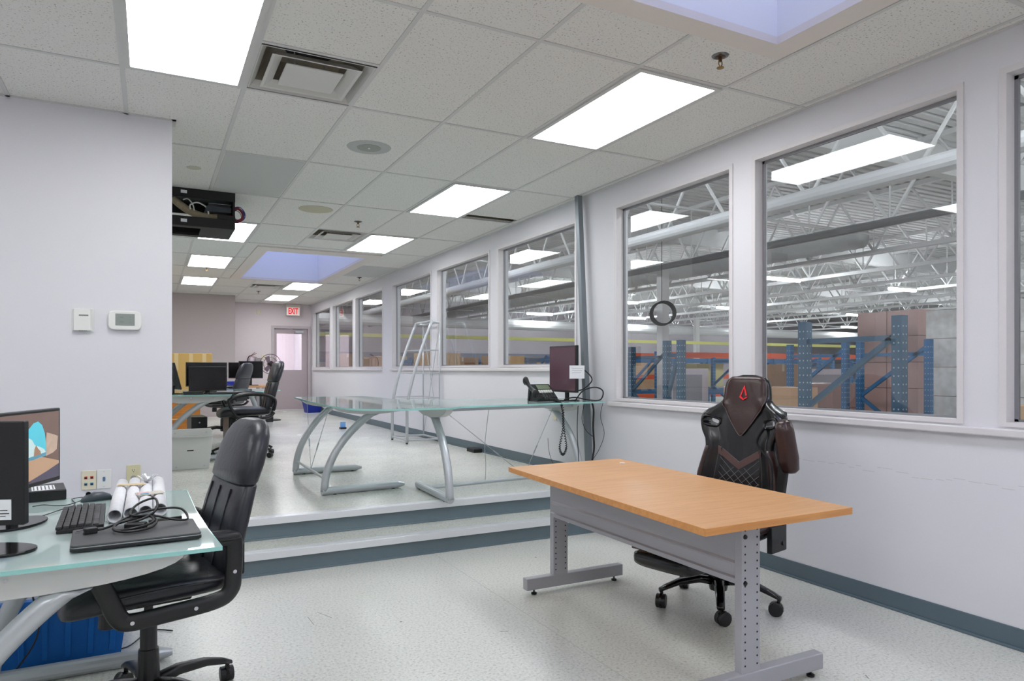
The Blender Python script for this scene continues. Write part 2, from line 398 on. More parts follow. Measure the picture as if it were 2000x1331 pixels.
# far door
e = struct(thing('door_1', 'x', 'x', (3.1, 17.8, ZU))); del e['label']; del e['category']
T = Matrix.Translation((-3.1, -17.8, -ZU))
m = MB(); m.box((2.64, 17.76, ZU), (2.70, 17.96, 2.39), T).box((3.51, 17.76, ZU), (3.575, 17.96, 2.39), T).box((2.70, 17.76, 2.33), (3.51, 17.96, 2.39), T)
m.done('frame', mat('door_frame_paint', (190, 180, 184), .5), e)
m = MB()
for a, b, c, d in cells([2.705, 3.505], [ZU+.01, 2.325], [(2.77, 3.373, 1.30, 2.20)]): m.box((a, 17.84, c), (b, 17.885, d), T)
lf = m.done('door_leaf', mat('door_paint', (178, 166, 170), .5), e)
m = MB(); m.box((2.77, 17.86, 1.30), (3.373, 17.865, 2.20), T); m.done('glass_pane', M_glass, lf)
m = MB(); m.box((3.20, 17.76, 2.22), (3.40, 17.84, 2.28), T).bar(Vector((3.2, 17.77, 2.27)) - Vector((3.1, 17.8, ZU)), Vector((3.02, 17.70, 2.32)) - Vector((3.1, 17.8, ZU)), .02, .01); m.done('door_closer', M_silver, lf)

# ---------------------------------------------------------------- warehouse shell
M_wh = mat('warehouse_wall', (176, 170, 176), .85, var=.05, vscale=.6)
m = MB(); m.box((3.74, -10, -.1), (46, 33, 0)); struct(m.done('floor', mat('warehouse_floor', (205, 203, 198), .4, var=.1, vscale=1)))
m = MB(); m.box((3.6, 33, 0), (46, 33.2, 4.8)); struct(m.done('wall_warehouse_end', M_wh))
m = MB(); m.box((46, -10, 0), (46.2, 33.2, 4.8)); struct(m.done('wall_warehouse_side', M_wh))
m = MB(); m.box((3.6, -10.2, 0), (46.2, -10, 4.8)).box((3.6, -10, 0), (3.74, -3.6, 4.8)).box((3.6, 20.3, 0), (3.74, 33, 4.8)); struct(m.done('wall_warehouse_near', M_wh))
M_deck = mat('roof_deck_paint', (228, 228, 228), .6)
m = MB(); m.box((3.6, -10, 4.86), (46.2, 33.2, 4.9))
y = -10
while y < 33: m.box((3.74, y, 4.80), (46, y+.11, 4.86)); y += .19
struct(m.done('ceiling', M_deck))
M_joist = mat('joist_paint', (226, 226, 226), .55)
for n, x in enumerate([5.7, 8.0, 10.3, 12.6, 14.9, 17.2, 19.5, 21.8, 24.1, 26.4, 30.0, 34.0]):
    m = MB(); zb, zt = HC+2.3, 4.76
    m.box((x-.06, -9.9, zb-.04), (x+.06, 32.9, zb+.04)).box((x-.06, -9.9, zt-.04), (x+.06, 32.9, zt+.04))
    y = -9.6+.37*n; k = 0
    while y < 32:
        m.tube([(x, y, zt-.03), (x, y+.75, zb+.03)], .026, 5).tube([(x, y+.75, zb+.03), (x, y+1.5, zt-.03)], .026, 5)
        if n > 1: m.tube([(x, y+.75, zb+.03), (x, y+.75, zt-.03)], .016, 4)
        y += 1.5
    struct(m.done('trim_%d' % (20+n), M_joist))
# cross bridging, pipes under the roof
m = MB()
for y in (-4, 2, 8, 14, 20, 26): m.tube([(3.8, y, HC+2.42), (45, y, HC+2.42)], .02, 5).tube([(3.8, y+.4, 4.6), (45, y+.4, 4.6)], .02, 5)
for y in (0, 6.5, 13, 19.5, 26): m.box((3.8, y-.09, 4.35), (45.9, y+.09, 4.79))
struct(m.done('trim_40', M_joist))
m = MB(); m.tube([(9.4, -9.9, HC+2.12), (9.4, 32.9, HC+2.12)], .06, 10); struct(m.done('trim_41', mat('dark_pipe', (135, 135, 138), .5)))
m = MB(); m.tube([(6.9, -9.9, HC+2.05), (6.9, 32.9, HC+2.05)], .085, 12); m.tube([(3.8, 24.5, HC+1.78), (45.5, 24.5, HC+1.78)], .2, 12); struct(m.done('trim_42', mat('white_pipe', (215, 216, 218), .4)))
m = MB(); m.box((3.75, 22.0, HC+1.05), (45.5, 22.12, HC+1.17)); struct(m.done('trim_43', mat('yellow_rail', (214, 214, 120), .5)))
m = MB(); m.box((9.6, 11.5, 0), (9.78, 11.68, 3.6)).box((22, 11, 0), (22.2, 11.2, 3.6)).box((22, 24, 0), (22.2, 24.2, 3.6)).box((10, 25, 0), (10.2, 25.2, 3.6)); struct(m.done('trim_44', mat('column_paint', (214, 212, 212), .5)))
# ================================================================== CEILING THINGS
def troffer(i, j, label, tw=1):
    t = thing('ceiling_light', label, 'ceiling light', (gi(i)+DX/2, gj(j)+DY, ZC-.004), group='recessed ceiling lights')
    hx, hy = DX/2-.012, DY-.012
    m = MB(); f = .028
    m.box((-hx, -hy, -.008), (-hx+f, hy, 0)).box((hx-f, -hy, -.008), (hx, hy, 0)).box((-hx+f, -hy, -.008), (hx-f, -hy+f, 0)).box((-hx+f, hy-f, -.008), (hx-f, hy, 0))
    m.done('frame', M_tee, t)
    m = MB(); m.box((-hx+f, -hy+f, -.004), (hx-f, hy-f, 0)); m.done('diffuser', M_lamp, t)
    return t
L0 = troffer(0, -2, 'ceiling light panel above the left wall, cut by the top of the picture')
for i, j, lb in ((4, -2, 'large lit ceiling panel right of the middle, nearest the big windows'), (4, 2, 'lit ceiling panel just before the open ceiling slot'), (4, 6, 'lit ceiling panel between the slot and the far skylight'),
                 (1, 6, 'lit ceiling panel partly behind the hanging black rack'), (1, 10, 'lit ceiling panel left of the far skylight, the larger of two'), (1, 14, 'lit ceiling panel left beyond the far skylight, above the taupe wall'),
                 (4, 14, 'lit ceiling panel beyond the far skylight on its right'), (4, 17.8, 'farthest lit ceiling panel before the EXIT sign'),
                 (0, -6, 'added unseen ceiling panel behind the camera on the left'), (4, -6.8, 'added unseen ceiling panel behind the camera near the windows'), (4, -10, 'rearmost added ceiling light near the windows, unseen'), (0, -10, 'rearmost added ceiling light on the left, unseen'), (-4, -2, 'added unseen ceiling light over the left end of the room'), (-4, -7, 'added unseen ceiling light far left, behind the camera'), (-3, 6, 'added unseen ceiling light behind the left wall'), (-3, 12, 'added unseen ceiling light behind the left wall near the taupe wall')):  # panels on this line are unseen, added for more room light
    dup(L0, (gi(i)+DX/2, gj(j)+DY, ZC-.004), 0, lb)
o = MB().box((1.9, 18.6, ZC-.012), (2.9, 19.2, ZC-.001)).done('hall_light', lamp_mat('hall_lamp', (1, .94, .985), 20)); tag(o, 'bright light panel in the hall behind the far door', 'ceiling light')
# air diffusers
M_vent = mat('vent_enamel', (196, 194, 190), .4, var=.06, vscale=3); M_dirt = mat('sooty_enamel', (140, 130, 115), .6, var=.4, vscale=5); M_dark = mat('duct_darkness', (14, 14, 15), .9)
def vent(i, j, label):
    t = thing('air_diffuser', label, 'air vent', (gi(i)+DX/2, gj(j)+DY/2, ZC), group='ceiling air vents')
    def frust(m, w0, w1, z0, z1, th=.003):
        a = [(-w0, -w0, z0), (w0, -w0, z0), (w0, w0, z0), (-w0, w0, z0)]; b = [(-w1, -w1, z1), (w1, -w1, z1), (w1, w1, z1), (-w1, w1, z1)]
        va = [m.bm.verts.new(p) for p in a]; vb = [m.bm.verts.new(p) for p in b]
        for k in range(4): m.bm.faces.new((va[k], va[(k+1)%4], vb[(k+1)%4], vb[k]))
    m = MB(); frust(m, .292, .285, -.004, -.004); frust(m, .285, .255, -.004, .035); m.done('outer_pan', M_vent, t)
    m = MB(); frust(m, .255, .20, .035, .14)
    z = .14; m.box((-.30, -.30, z), (.30, .30, z+.004)); m.done('throat', M_dirt, t)
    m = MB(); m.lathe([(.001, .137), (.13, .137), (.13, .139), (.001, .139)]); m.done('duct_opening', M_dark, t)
    m = MB(); frust(m, .232, .215, -.012, -.010); frust(m, .215, .17, -.010, .02); frust(m, .232, .19, -.012, .025); m.done('ring', M_vent, t)
    m = MB(); m.box((-.15, -.15, -.016), (.15, .15, -.008)); p = m.done('center_plate', M_vent, t, bev=.004)
    for hx_, hy_ in ((-.1, -.1), (.1, .1), (-.1, .1)): MB().tube([(hx_, hy_, -.008), (hx_, hy_, .12)], .004, 5).done('hanger', M_silver, t)
    return t
V0 = vent(1, -1, 'sooty square air diffuser next to the ceiling light at the top left')
dup(V0, (gi(3)+DX/2, gj(6)+DY/2, ZC), 0, 'sooty square air diffuser before the far skylight')
dup(V0, (gi(3)+DX/2, gj(15)+DY/2, ZC), 0, 'small distant square air diffuser beyond the far skylight')
# speaker, blanked speaker, small disc
t = thing('ceiling_speaker', 'round grey perforated ceiling speaker behind the nearest air diffuser', 'speaker', (1.41, 4.94, ZC))
m = MB(); m.lathe([(.001, -.004), (.14, -.006), (.155, -.003), (.158, 0), (.001, 0)], seg=40); m.done('grille_ring', mat('speaker_grey', (172, 174, 172), .6), t, smooth=False)
m = MB(); m.lathe([(.001, -.009), (.085, -.007), (.088, -.004), (.001, -.004)], seg=32); g = m.done('perforated_grille', mat('perforated_metal', (140, 142, 134), .5, var=.5, vscale=120), t)
m = MB(); m.lathe([(.001, -.012), (.008, -.011), (.01, -.008), (.001, -.008)], seg=12); m.done('hub', M_white, g)
o = MB().lathe([(.001, -.003), (.165, -.003), (.168, 0), (.001, 0)], seg=40).done('ceiling_speaker', mat('yellowed_cover', (186, 180, 158), .8, var=.05, vscale=8), loc=(1.48, 7.1, ZC)); tag(o, 'round yellowed blank ceiling cover before the sprinkler head', 'speaker')
o = MB().lathe([(.001, -.002), (.055, -.002), (.056, 0), (.001, 0)], seg=30).done('round_cover', mat('yellowed_cover2', (190, 186, 170), .8), loc=(.31, 6.09, ZC)); tag(o, 'small round cover in the ceiling tile above the black rack', 'ceiling cover')
def sprinkler(x, y, label):
    t = thing('sprinkler_head', label, 'sprinkler', (x, y, ZC), group='sprinkler heads')
    m = MB(); m.lathe([(.001, -.004), (.03, -.007), (.042, -.003), (.044, 0), (.001, 0)], seg=24); m.done('escutcheon', mat('dark_chrome', (120, 120, 122), .25, .9), t, smooth=True)
    m = MB(); m.lathe([(.001, -.012), (.026, -.010), (.028, -.007), (.001, -.005)], seg=16).cyl((0, 0, -.01), (0, 0, -.03), .009, 10); m.done('body', mat('bronze', (92, 70, 50), .4, .7), t)
    m = MB(); m.tube([(-.011, 0, -.028), (-.012, 0, -.045), (0, 0, -.06)], .003, 6).tube([(.011, 0, -.028), (.012, 0, -.045), (0, 0, -.06)], .003, 6).lathe([(.001, -.066), (.019, -.064), (.019, -.061), (.001, -.060)], seg=14); m.done('deflector', mat('brass', (150, 118, 70), .35, .8), t)
    return t
S0 = sprinkler(2.60, 2.66, 'bronze sprinkler head beside the nearest skylight')
for x, y, lb in ((2.01, 7.47, 'sprinkler head between the yellowed round cover and the sooty diffuser'), (.79, 11.91, 'sprinkler head between the two left ceiling lights'), (1.98, 15.07, 'sprinkler head near the farthest ceiling light'), (3.25, 11.99, 'sprinkler head right of the far skylight near the windows')):
    dup(S0, (x, y, ZC), 0, lb)
# EXIT sign
t = thing('exit_sign', 'white EXIT sign with red letters hanging from the ceiling before the far door', 'sign', (3.12, 17.62, 2.635))
m = MB(); m.box((-.166, -.03, 0), (.166, .03, .285)); m.done('housing', mat('exit_housing', (212, 206, 196), .5), t, bev=.006)
m = MB(); m.box((-.15, -.033, .012), (.15, -.030, .20)); m.done('face_plate', mat('exit_face', (240, 228, 222), .5, emis=.25), t)
textmesh('letters', 'EXIT', .205, mat('exit_red', (232, 20, 40), .5, emis=.5), t, Matrix.Translation((0, -.0345, .105)) @ Matrix.Rotation(R(90), 4, 'X'), sx=.56)
# ================================================================== NEAR FURNITURE
def F(o): return o
def caster(t, x, y, ang, r=.027, w=.05):
    """twin wheel caster under point (x,y)"""
    c = math.cos(ang); s_ = math.sin(ang); ax = Vector((-s_, c, 0)); P = Vector((x, y, 0))+Vector((c, s_, 0))*.014
    m = MB()
    for k in (-1, 1):
        q = P+Vector((0, 0, r))+ax*k*(w/2-.010)
        m.tube([q-ax*.0115, q-ax*.009, q+ax*.009, q+ax*.0115], [r*.88, r, r, r*.88], 18)
    wl = m.done('caster', M_black, t)
    m = MB(); m.tube([P+Vector((0, 0, r))-ax*.006, P+Vector((0, 0, r))+ax*.006], r*1.05, 14).cyl((x, y, r*1.2), (x, y, r*2.9), .009, 10)
    m.done('fork', M_gloss, wl, smooth=False)
def star_base(t, hub_z, rad, mm, ang0, hz_end=.075, w=.030, rr=.034, cr=.029):
    m = MB(); m.lathe([(.012, hub_z-.055), (rr, hub_z-.05), (rr+.008, hub_z), (rr, hub_z+.035), (.012, hub_z+.04)]); m.done('base_hub', mm, t)
    for k in range(5):
        a = ang0+k*2*math.pi/5; c, s_ = math.cos(a), math.sin(a)
        secs = []
        for f_, z, ww, hh in ((.06, hub_z, w*1.15, .05), (.35, hub_z+.012, w, .042), (.7, hub_z-.004, w*.85, .034), (.93, hz_end+.016, w*.75, .028), (1.04, hz_end, w*.7, .018)):
            R_ = rad*f_; ctr = Vector((c*R_, s_*R_, z)); ax = Vector((-s_, c, 0)); sec = []
            for q in range(10):
                u = 2*math.pi*q/10; sec.append(ctr+ax*(ww/2*math.copysign(abs(math.cos(u))**.6, math.cos(u)))+Vector((0, 0, 1))*(hh/2*math.copysign(abs(math.sin(u))**.6, math.sin(u))))
            secs.append(sec)
        m = MB(); m.loft(secs); m.done('base_arm', mm, t, smooth=True)
        caster(t, c*rad, s_*rad, a+1.1*(k+1), cr)
def exec_chair(name, label, loc, rz, curved=False):
    """local +Y is forward"""
    t = thing(name, label, 'chair', loc, rz)
    star_base(t, .125, .345, M_black, R(-68 if not curved else 80), .08, .046, .036, .030)
    m = MB(); m.lathe([(.012, .12), (.040, .125), (.036, .25), (.034, .26), (.030, .262), (.029, .385), (.016, .39), (.014, .475), (.004, .475)]); m.done('gas_lift', M_black, t, smooth=False)
    m = MB(); m.box((-.10, -.13, .445), (.10, .13, .475)); mech = m.done('tilt_mechanism', M_blackm, t, bev=.006)
    m = MB(); m.lathe([(.004, .365), (.030, .367), (.036, .37), (.034, .42), (.028, .445), (.004, .448)], c=(0, .13, 0)); m.done('tension_knob', M_black, mech)
    m = MB(); m.tube([(.09, .02, .455), (.2, .03, .45), (.25, .03, .445)], .006, 8); m.done('lever', M_black, mech)
    # seat: sections run along y
    secs = []
    for y, wx, hh, zc in ((-.25, .40, .05, .525), (-.24, .46, .09, .525), (-.12, .50, .105, .528), (.05, .515, .11, .530), (.18, .51, .115, .526), (.25, .48, .11, .516), (.285, .43, .085, .502), (.30, .36, .04, .49)):
        secs.append([(q[0], y, q[1]) for q in se(0, zc, 0, wx, hh, 3.2, 28)])
    m = MB(); m.loft(secs); st = m.done('seat', M_leather, t, smooth=True, sub=1)
    m = MB(); m.tube(smoothpath([(-.24, -.2, .54), (-.25, .0, .543), (-.235, .2, .533), (0, .287, .52), (.235, .2, .533), (.25, 0, .543), (.24, -.2, .54)], 5), .0045, 6); m.done('seam', M_leather, st)
    # backrest
    def yb(z): return -.225-.16*max(0, (z-.5)/.6)**1.25
    secs = []
    for z, wx, dd in ((.50, .36, .03), (.52, .42, .065), (.58, .465, .09), (.66, .485, .095), (.78, .47, .095), (.862, .45, .088), (.87, .44, .078)):
        secs.append(se(0, yb(z), z, wx, dd, 3, 28))
    m = MB(); m.loft(secs); bk = m.done('backrest', M_leather2, t, smooth=True)
    m = MB(); m.tube([(0, yb(z)+.047+(-.002 if z < .5 else .001), z) for z in (.57, .62, .7, .78, .85)], .004, 6); m.done('center_seam', M_leather, bk)
    for s_ in (-.13, .13): MB().tube([(s_, yb(z)+.045, z) for z in (.57, .62, .7, .78, .85)], .0035, 6).done('side_seam', M_leather, bk)
    secs = []
    for z, wx, dd in ((.868, .44, .08), (.88, .455, .105), (.94, .45, .118), (1.0, .425, .12), (1.05, .38, .112), (1.085, .31, .095), (1.105, .22, .07), (1.112, .12, .035)):
        secs.append(se(0, yb(z)+.004, z, wx, dd, 2.6, 28))
    m = MB(); m.loft(secs); m.done('headrest', M_leather2, t, smooth=True)
    m = MB(); m.box((-.19, yb(.6)-.056, .53), (.19, yb(.6)-.040, .72)); m.done('back_shell', M_blackm, t, bev=.012)
    for s_ in (-1, 1):
        x = .272*s_
        if not curved:
            path = [(x, .03, .695), (x, -.12, .70), (x, -.215, .695), (x, -.235, .67), (x, -.232, .56), (x, -.222, .505), (x, -.17, .475), (x, .0, .462), (x, .10, .458), (x, .135, .475), (x, .165, .54), (x, .20, .64), (x, .18, .685), (x, .12, .695)]
            P = smoothpath(path, 5, closed=False)
        else:
            P = smoothpath([(x, -.27, .55), (x, -.28, .66), (x, -.20, .715), (x, -.05, .735), (x, .10, .72), (x, .20, .67), (x, .215, .63), (x, .17, .54), (x, .12, .48), (x, .0, .462), (x, -.2, .465), (x, -.27, .52)], 5, closed=False)
        m = MB(); m.tube(P, .031, 10, flat=.55); a = m.done('armrest', M_black, t, smooth=True)
        m = MB()
        m.loft([[(q[0], y, q[1]) for q in se(x, z_, 0, ww, hh, 2.5, 14)] for y, z_, ww, hh in ((-.255, .70, .03, .02), (-.235, .703, .06, .034), (-.1, .705, .066, .036), (.1, .703, .066, .036), (.17, .698, .055, .03), (.20, .69, .03, .02))]) if not curved else m.tube(P[12:30], .024, 8)
        m.done('arm_pad', M_black, a, smooth=True)
        for y, z in ((-.232, .575), (-.10, .468), (.10, .460)):
            m = MB(); xx = x+.018*s_; m.tube([(xx-.004*s_, y, z), (xx+.003*s_, y, z)], .007, 12); b = m.done('bolt', M_chrome, a)
    return t
E1 = exec_chair('office_chair', 'black leather high-back office chair pulled up to the glass desk in the foreground', (-.005, 2.95, 0), R(100))
exec_chair('office_chair', 'black leather office chair with curved arms at the far glass desk, facing left', (.98, 8.55, ZU), R(92), True)
exec_chair('office_chair', 'black high-back office chair half hidden behind the far monitors', (.98, 11.35, ZU), R(60), True)

# ---- glass desks -------------------------------------------------------
def cleg(t, ax, corner, top, foot, r=.031):
    """C leg: corner on floor, curved tube up to top, foot tube along floor to 'foot' (all local)"""
    c, tp, ft = Vector(corner), Vector(top), Vector(foot)
    h = tp-c; mid = c+Vector((h.x*.02, h.y*.02, h.z*.56))
    P = arc(c+Vector((0, 0, 0)), mid, tp, 18)
    P.append(tp+(P[-1]-P[-2]).normalized()*.07)
    m = MB(); m.tube(P, [r]*len(P), 16)
    for v in m.bm.verts: v.co.z = min(v.co.z, tp.z)          # cut level under the bracket
    m.done('curved_leg', M_silver, t, smooth=True)
    d = (ft-c).normalized()
    m = MB(); m.tube([c-d*.02, ft-d*.06, ft], [r, r, r*.45], 16); m.done('foot_tube', M_silver, t, smooth=False)
    for f_ in (.12, .85):
        q = c+(ft-c)*f_; m = MB(); m.lathe([(.006, -r-.0), (.02, -r-.001), (.02, -r+.012), (.006, -r+.014)], c=q); m.done('glide', M_black, t)
def moon(t, c, ax, half, depth, th=.035):
    """half moon bracket hanging below the glass; ax 'x' or 'y' = chord direction"""
    poly = [(half*math.cos(a), -depth*math.sin(a)**.9 if math.sin(a) > 0 else 0) for a in [math.pi*k/18 for k in range(19)]]
    M = Matrix.Translation(c) @ (Matrix.Rotation(R(90), 4, 'X') if ax == 'x' else Matrix.Rotation(R(90), 4, 'Z') @ Matrix.Rotation(R(90), 4, 'X'))
    m = MB(); m.prism(poly, -th/2, th/2, M); b = m.done('half_moon_bracket', M_bracket, t, bev=.003)
    for k in (-.55, 0, .55):
        m = MB(); q = Vector((k*half, -.028, th/2+.002)); q2 = Vector((k*half, -.028, th/2-.004)); m.cyl(M @ q2, M @ q, .006, 14); m.done('bolt', M_chrome, b)
def glasstop(t, poly, z, th=.012):
    m = MB(); m.prism(poly, z-th, z); g = m.done('glass_top', M_deskglass, t)
    m = MB(); n = len(poly)
    for i in range(n):
        a, b = Vector(poly[i]+(z-th/2,)), Vector(poly[(i+1)%n]+(z-th/2,))
        m.bar(a, b, .003, th+.001)
    m.done('polished_edge', M_glassedge, g)
# foreground desk
t = thing('glass_desk', 'foreground frosted glass desk with curved silver legs, cut by the left edge of the picture', 'desk', (-.4, 3.0, 0))
glasstop(t, [(-.60, -.62), (.606, -.585), (.585, -.3), (.565, .1), (.555, .63), (-.60, .63)], .740)
moon(t, (.03, -.53, .727), 'x', .47, .085); moon(t, (.03, .50, .727), 'x', .47, .085)
cleg(t, 'x', (-.18, -.53, .031), (.17, -.53, .645), (.48, -.53, .031), .034); cleg(t, 'x', (-.18, .50, .031), (.16, .50, .655), (.49, .50, .031), .034)
m = MB(); m.tube([(-.165, -.53, .22), (-.165, .50, .22)], .012, 10).tube([(.03, -.52, .69), (.03, .5, .69)], .018, 10); m.done('crossbar', M_silver, t)
# L desk
t = thing('glass_desk', 'L-shaped frosted glass desk with curved silver legs standing at the top of the steps', 'desk', (2.0, 5.6, ZU))
T = lambda x, y: (x-2.0, y-5.6)
outline = [T(*p) for p in ((1.30, 7.26), (1.255, 6.4), (1.235, 5.5), (1.25, 5.12))] + [T(*p[:2]) for p in arc((1.25, 5.12, 0), (1.27, 4.76, 0), (1.62, 4.73, 0), 8)[1:]] + [T(*p) for p in ((1.98, 4.72), (2.10, 4.86), (3.545, 5.02), (3.555, 5.95), (2.35, 5.98), (2.06, 6.2), (2.0, 7.25))]
glasstop(t, outline, .730)
moon(t, T(1.63, 6.85)+(.717,), 'x', .33, .075); moon(t, T(1.63, 5.62)+(.717,), 'x', .33, .075); moon(t, T(2.0, 5.17)+(.717,), 'y', .33, .085, .06); moon(t, T(3.32, 5.42)+(.717,), 'y', .36, .085, .06)
cleg(t, 'x', T(1.24, 6.86)+(.031,), T(1.58, 6.86)+(.643,), T(1.88, 6.86)+(.031,)); cleg(t, 'x', T(1.24, 5.63)+(.031,), T(1.62, 5.63)+(.643,), T(1.93, 5.69)+(.031,))
cleg(t, 'y', T(2.0, 4.84)+(.031,), T(2.0, 5.15)+(.636,), T(2.03, 5.66)+(.031,)); cleg(t, 'y', T(3.36, 5.12)+(.031,), T(3.28, 5.42)+(.636,), T(3.36, 5.9)+(.031,))
m = MB(); m.tube([T(1.25, 6.84)+(.13,), T(1.25, 5.65)+(.13,)], .012, 10); m.done('crossbar', M_silver, t)
m = MB(); m.tube([T(2.02, 5.35)+(.04,), T(3.34, 5.47)+(.04,)], .014, 10); m.done('crossbar', M_silver, t)
m = MB(); m.bar(T(2.05, 5.0)+(.700,), T(3.3, 5.16)+(.700,), .03, .03); m.done('crossbar', M_silver, t)
cb = Vector(T(3.0, 5.5)+(.055,))
for a_, b_ in ((T(2.04, 5.06)+(.69,), cb), (T(3.22, 5.35)+(.68,), cb), (T(1.32, 6.72)+(.70,), Vector(T(1.25, 6.2)+(.14,))), (T(1.32, 5.8)+(.70,), Vector(T(1.25, 6.2)+(.14,)))):
    a_ = Vector(a_); m = MB(); m.tube([a_, b_], .0025, 6); q = a_.lerp(b_, .62); d_ = (b_-a_).normalized(); m.tube([q-d_*.04, q+d_*.04], .006, 8); m.done('tension_cable', M_silver, t)
# far glass desk
t = thing('glass_desk', 'far frosted glass desk loaded with black monitors beyond the white panel', 'desk', (.4, 9.0, ZU))
glasstop(t, [(-.9, -.72), (.40, -.78), (.44, -.35), (.75, .15), (1.15, .7), (1.15, 1.5), (-.9, 1.5)], .735)
moon(t, (.0, -.62, .722), 'x', .41, .085); cleg(t, 'x', (-.30, -.62, .031), (.14, -.62, .65), (.40, -.62, .031)); cleg(t, 'x', (-.40, -.2, .031), (-.02, -.2, .65), (.3, -.2, .031)); cleg(t, 'y', (.95, 1.1, .031), (.80, .8, .65), (.95, .5, .031))
moon(t, (.80, .8, .722), 'y', .3, .08); m = MB(); m.tube([(-.28, -.62, .3), (-.38, -.2, .1)], .01, 8); m.done('crossbar', M_silver, t)

# ---- beech table ------------------------------------------------------
t = thing('office_table', 'rectangular beech laminate table with grey perforated T legs in the foreground', 'table', (2.2, 2.75, 0))
m = MB(); m.prism([(1.762-2.2, 1.876-2.75), (2.574-2.2, 1.887-2.75), (2.665-2.2, 3.622-2.75), (1.86-2.2, 3.596-2.75)], .7135, .740); tp = m.done('table_top', M_wood, t)
P = [(1.762-2.2, 1.876-2.75), (2.574-2.2, 1.887-2.75), (2.665-2.2, 3.622-2.75), (1.86-2.2, 3.596-2.75)]
m = MB()
for i in range(4): m.bar(P[i]+(.7265,), P[(i+1)%4]+(.7265,), .004, .0272)
m.done('edge_band', M_wedge, tp)
M_dot = mat('hole_dark', (22, 22, 24), .8)
for sy, x0 in ((-.72, -.07), (.77, -.045)):
    dx = 0 if sy < 0 else .03
    m = MB(); m.box((x0-.05, sy-.02, .095), (x0+.05, sy+.02, .690)); post = m.done('leg_post', M_greymet, t, bev=.003)
    m = MB(); z = .13
    while z < .68:
        for q in (-.033, .033): m.cyl((x0+q, sy-.0206, z), (x0+q, sy-.018, z), .0042, 8)
        z += .0318
    m.done('hole_row', M_dot, post)
    for z in (.46, .645): MB().lathe([(.001, -.006), (.008, -.005), (.010, 0), (.001, 0)], c=(x0-.033, sy-.020, z), M=Matrix.Rotation(R(-90), 4, 'X')).done('bolt', M_gloss, post)
    m = MB(); m.box((x0-.26+dx, sy-.025, .032), (x0+.42+dx, sy+.025, .10)); ft = m.done('foot', M_greymet, t, bev=.004)
    m = MB(); m.box((x0-.20+dx, sy-.025, .688), (x0+.40+dx, sy+.025, .712)); m.done('top_bracket', M_greymet, t, bev=.003)
    for q in (x0-.20+dx, x0+.37+dx):
        m = MB(); m.lathe([(.006, 0), (.016, .001), (.017, .010), (.008, .014), (.005, .015), (.005, .034), (.001, .034)], c=(q, sy, 0)); m.done('glide', M_black, ft)
m = MB(); prof = [(-.010, .45), (.012, .45), (.012, .47), (.0, .475), (.0, .52), (.007, .53), (.0, .54), (.0, .65), (.007, .66), (.0, .67), (.0, .69), (.012, .695), (.012, .71), (-.010, .71)]
a, b = Vector((-.125, -.70, 0)), Vector((-.10, .75, 0)); d_ = (b-a); M = Matrix(((1, 0, 0, a.x), (0, 0, 1, 0), (0, 1, 0, 0), (0, 0, 0, 1)))
m.prism([(-p[0]*-1, p[1]) for p in prof], -.70, .75, Matrix(((-1, 0, 0, -.105), (0, 0, 1, 0), (0, 1, 0, 0), (0, 0, 0, 1)))); m.done('modesty_panel', M_greymet, t, bev=.001)
o = MB().prism([(-.018, -.008), (.012, -.012), (.018, .006), (-.012, .011)], 0, .004).done('paper_scrap', M_paper, loc=(2.545, 3.42, .7402)); tag(o, 'tiny white paper scrap on the far corner of the beech table', 'scrap')

# ---- gaming chair ------------------------------------------------------
M_gl = mat('gaming_leather', (20, 20, 23), .27, bump=.15, bscale=30, coat=.15); M_br = mat('brown_leather', (52, 30, 28), .30, bump=.2, bscale=50); M_br2 = mat('brown_stripe', (84, 58, 54), .45)
M_thr = mat('pale_thread', (104, 100, 98), .6)
t = thing('gaming_chair', 'black and brown leather gaming chair with red arrow emblem behind the beech table', 'chair', (2.80, 2.88, 0), R(104))
star_base(t, .14, .32, M_gloss, R(52), .092, .058, .048, .037)
m = MB(); m.box((-.037, -.037, .15), (.037, .037, .32)); m.done('lift_cover', M_blackm, t, bev=.004)
m = MB(); m.box((-.13, -.16, .32), (.13, .14, .36)); m.done('tilt_mechanism', M_blackm, t, bev=.006)
secs = []
for y, wx, hh, zc in ((-.24, .42, .05, .43), (-.22, .48, .09, .43), (-.05, .52, .11, .432), (.14, .52, .11, .432), (.23, .49, .10, .425), (.27, .42, .06, .415)):
    secs.append([(q[0], y, q[1]) for q in se(0, zc, 0, wx, hh, 3.4, 28)])
m = MB(); m.loft(secs); m.done('seat', M_gl, t, smooth=True, sub=1)
for s_ in (-1, 1):
    m = MB(); m.loft([[(q[0], y, q[1]) for q in se(s_*.225, .47, 0, ww, hh, 2.2, 14)] for y, ww, hh in ((-.2, .05, .04), (-.1, .10, .085), (.1, .10, .085), (.22, .07, .06), (.25, .03, .03))]); m.done('seat_bolster', M_br, t, smooth=True)
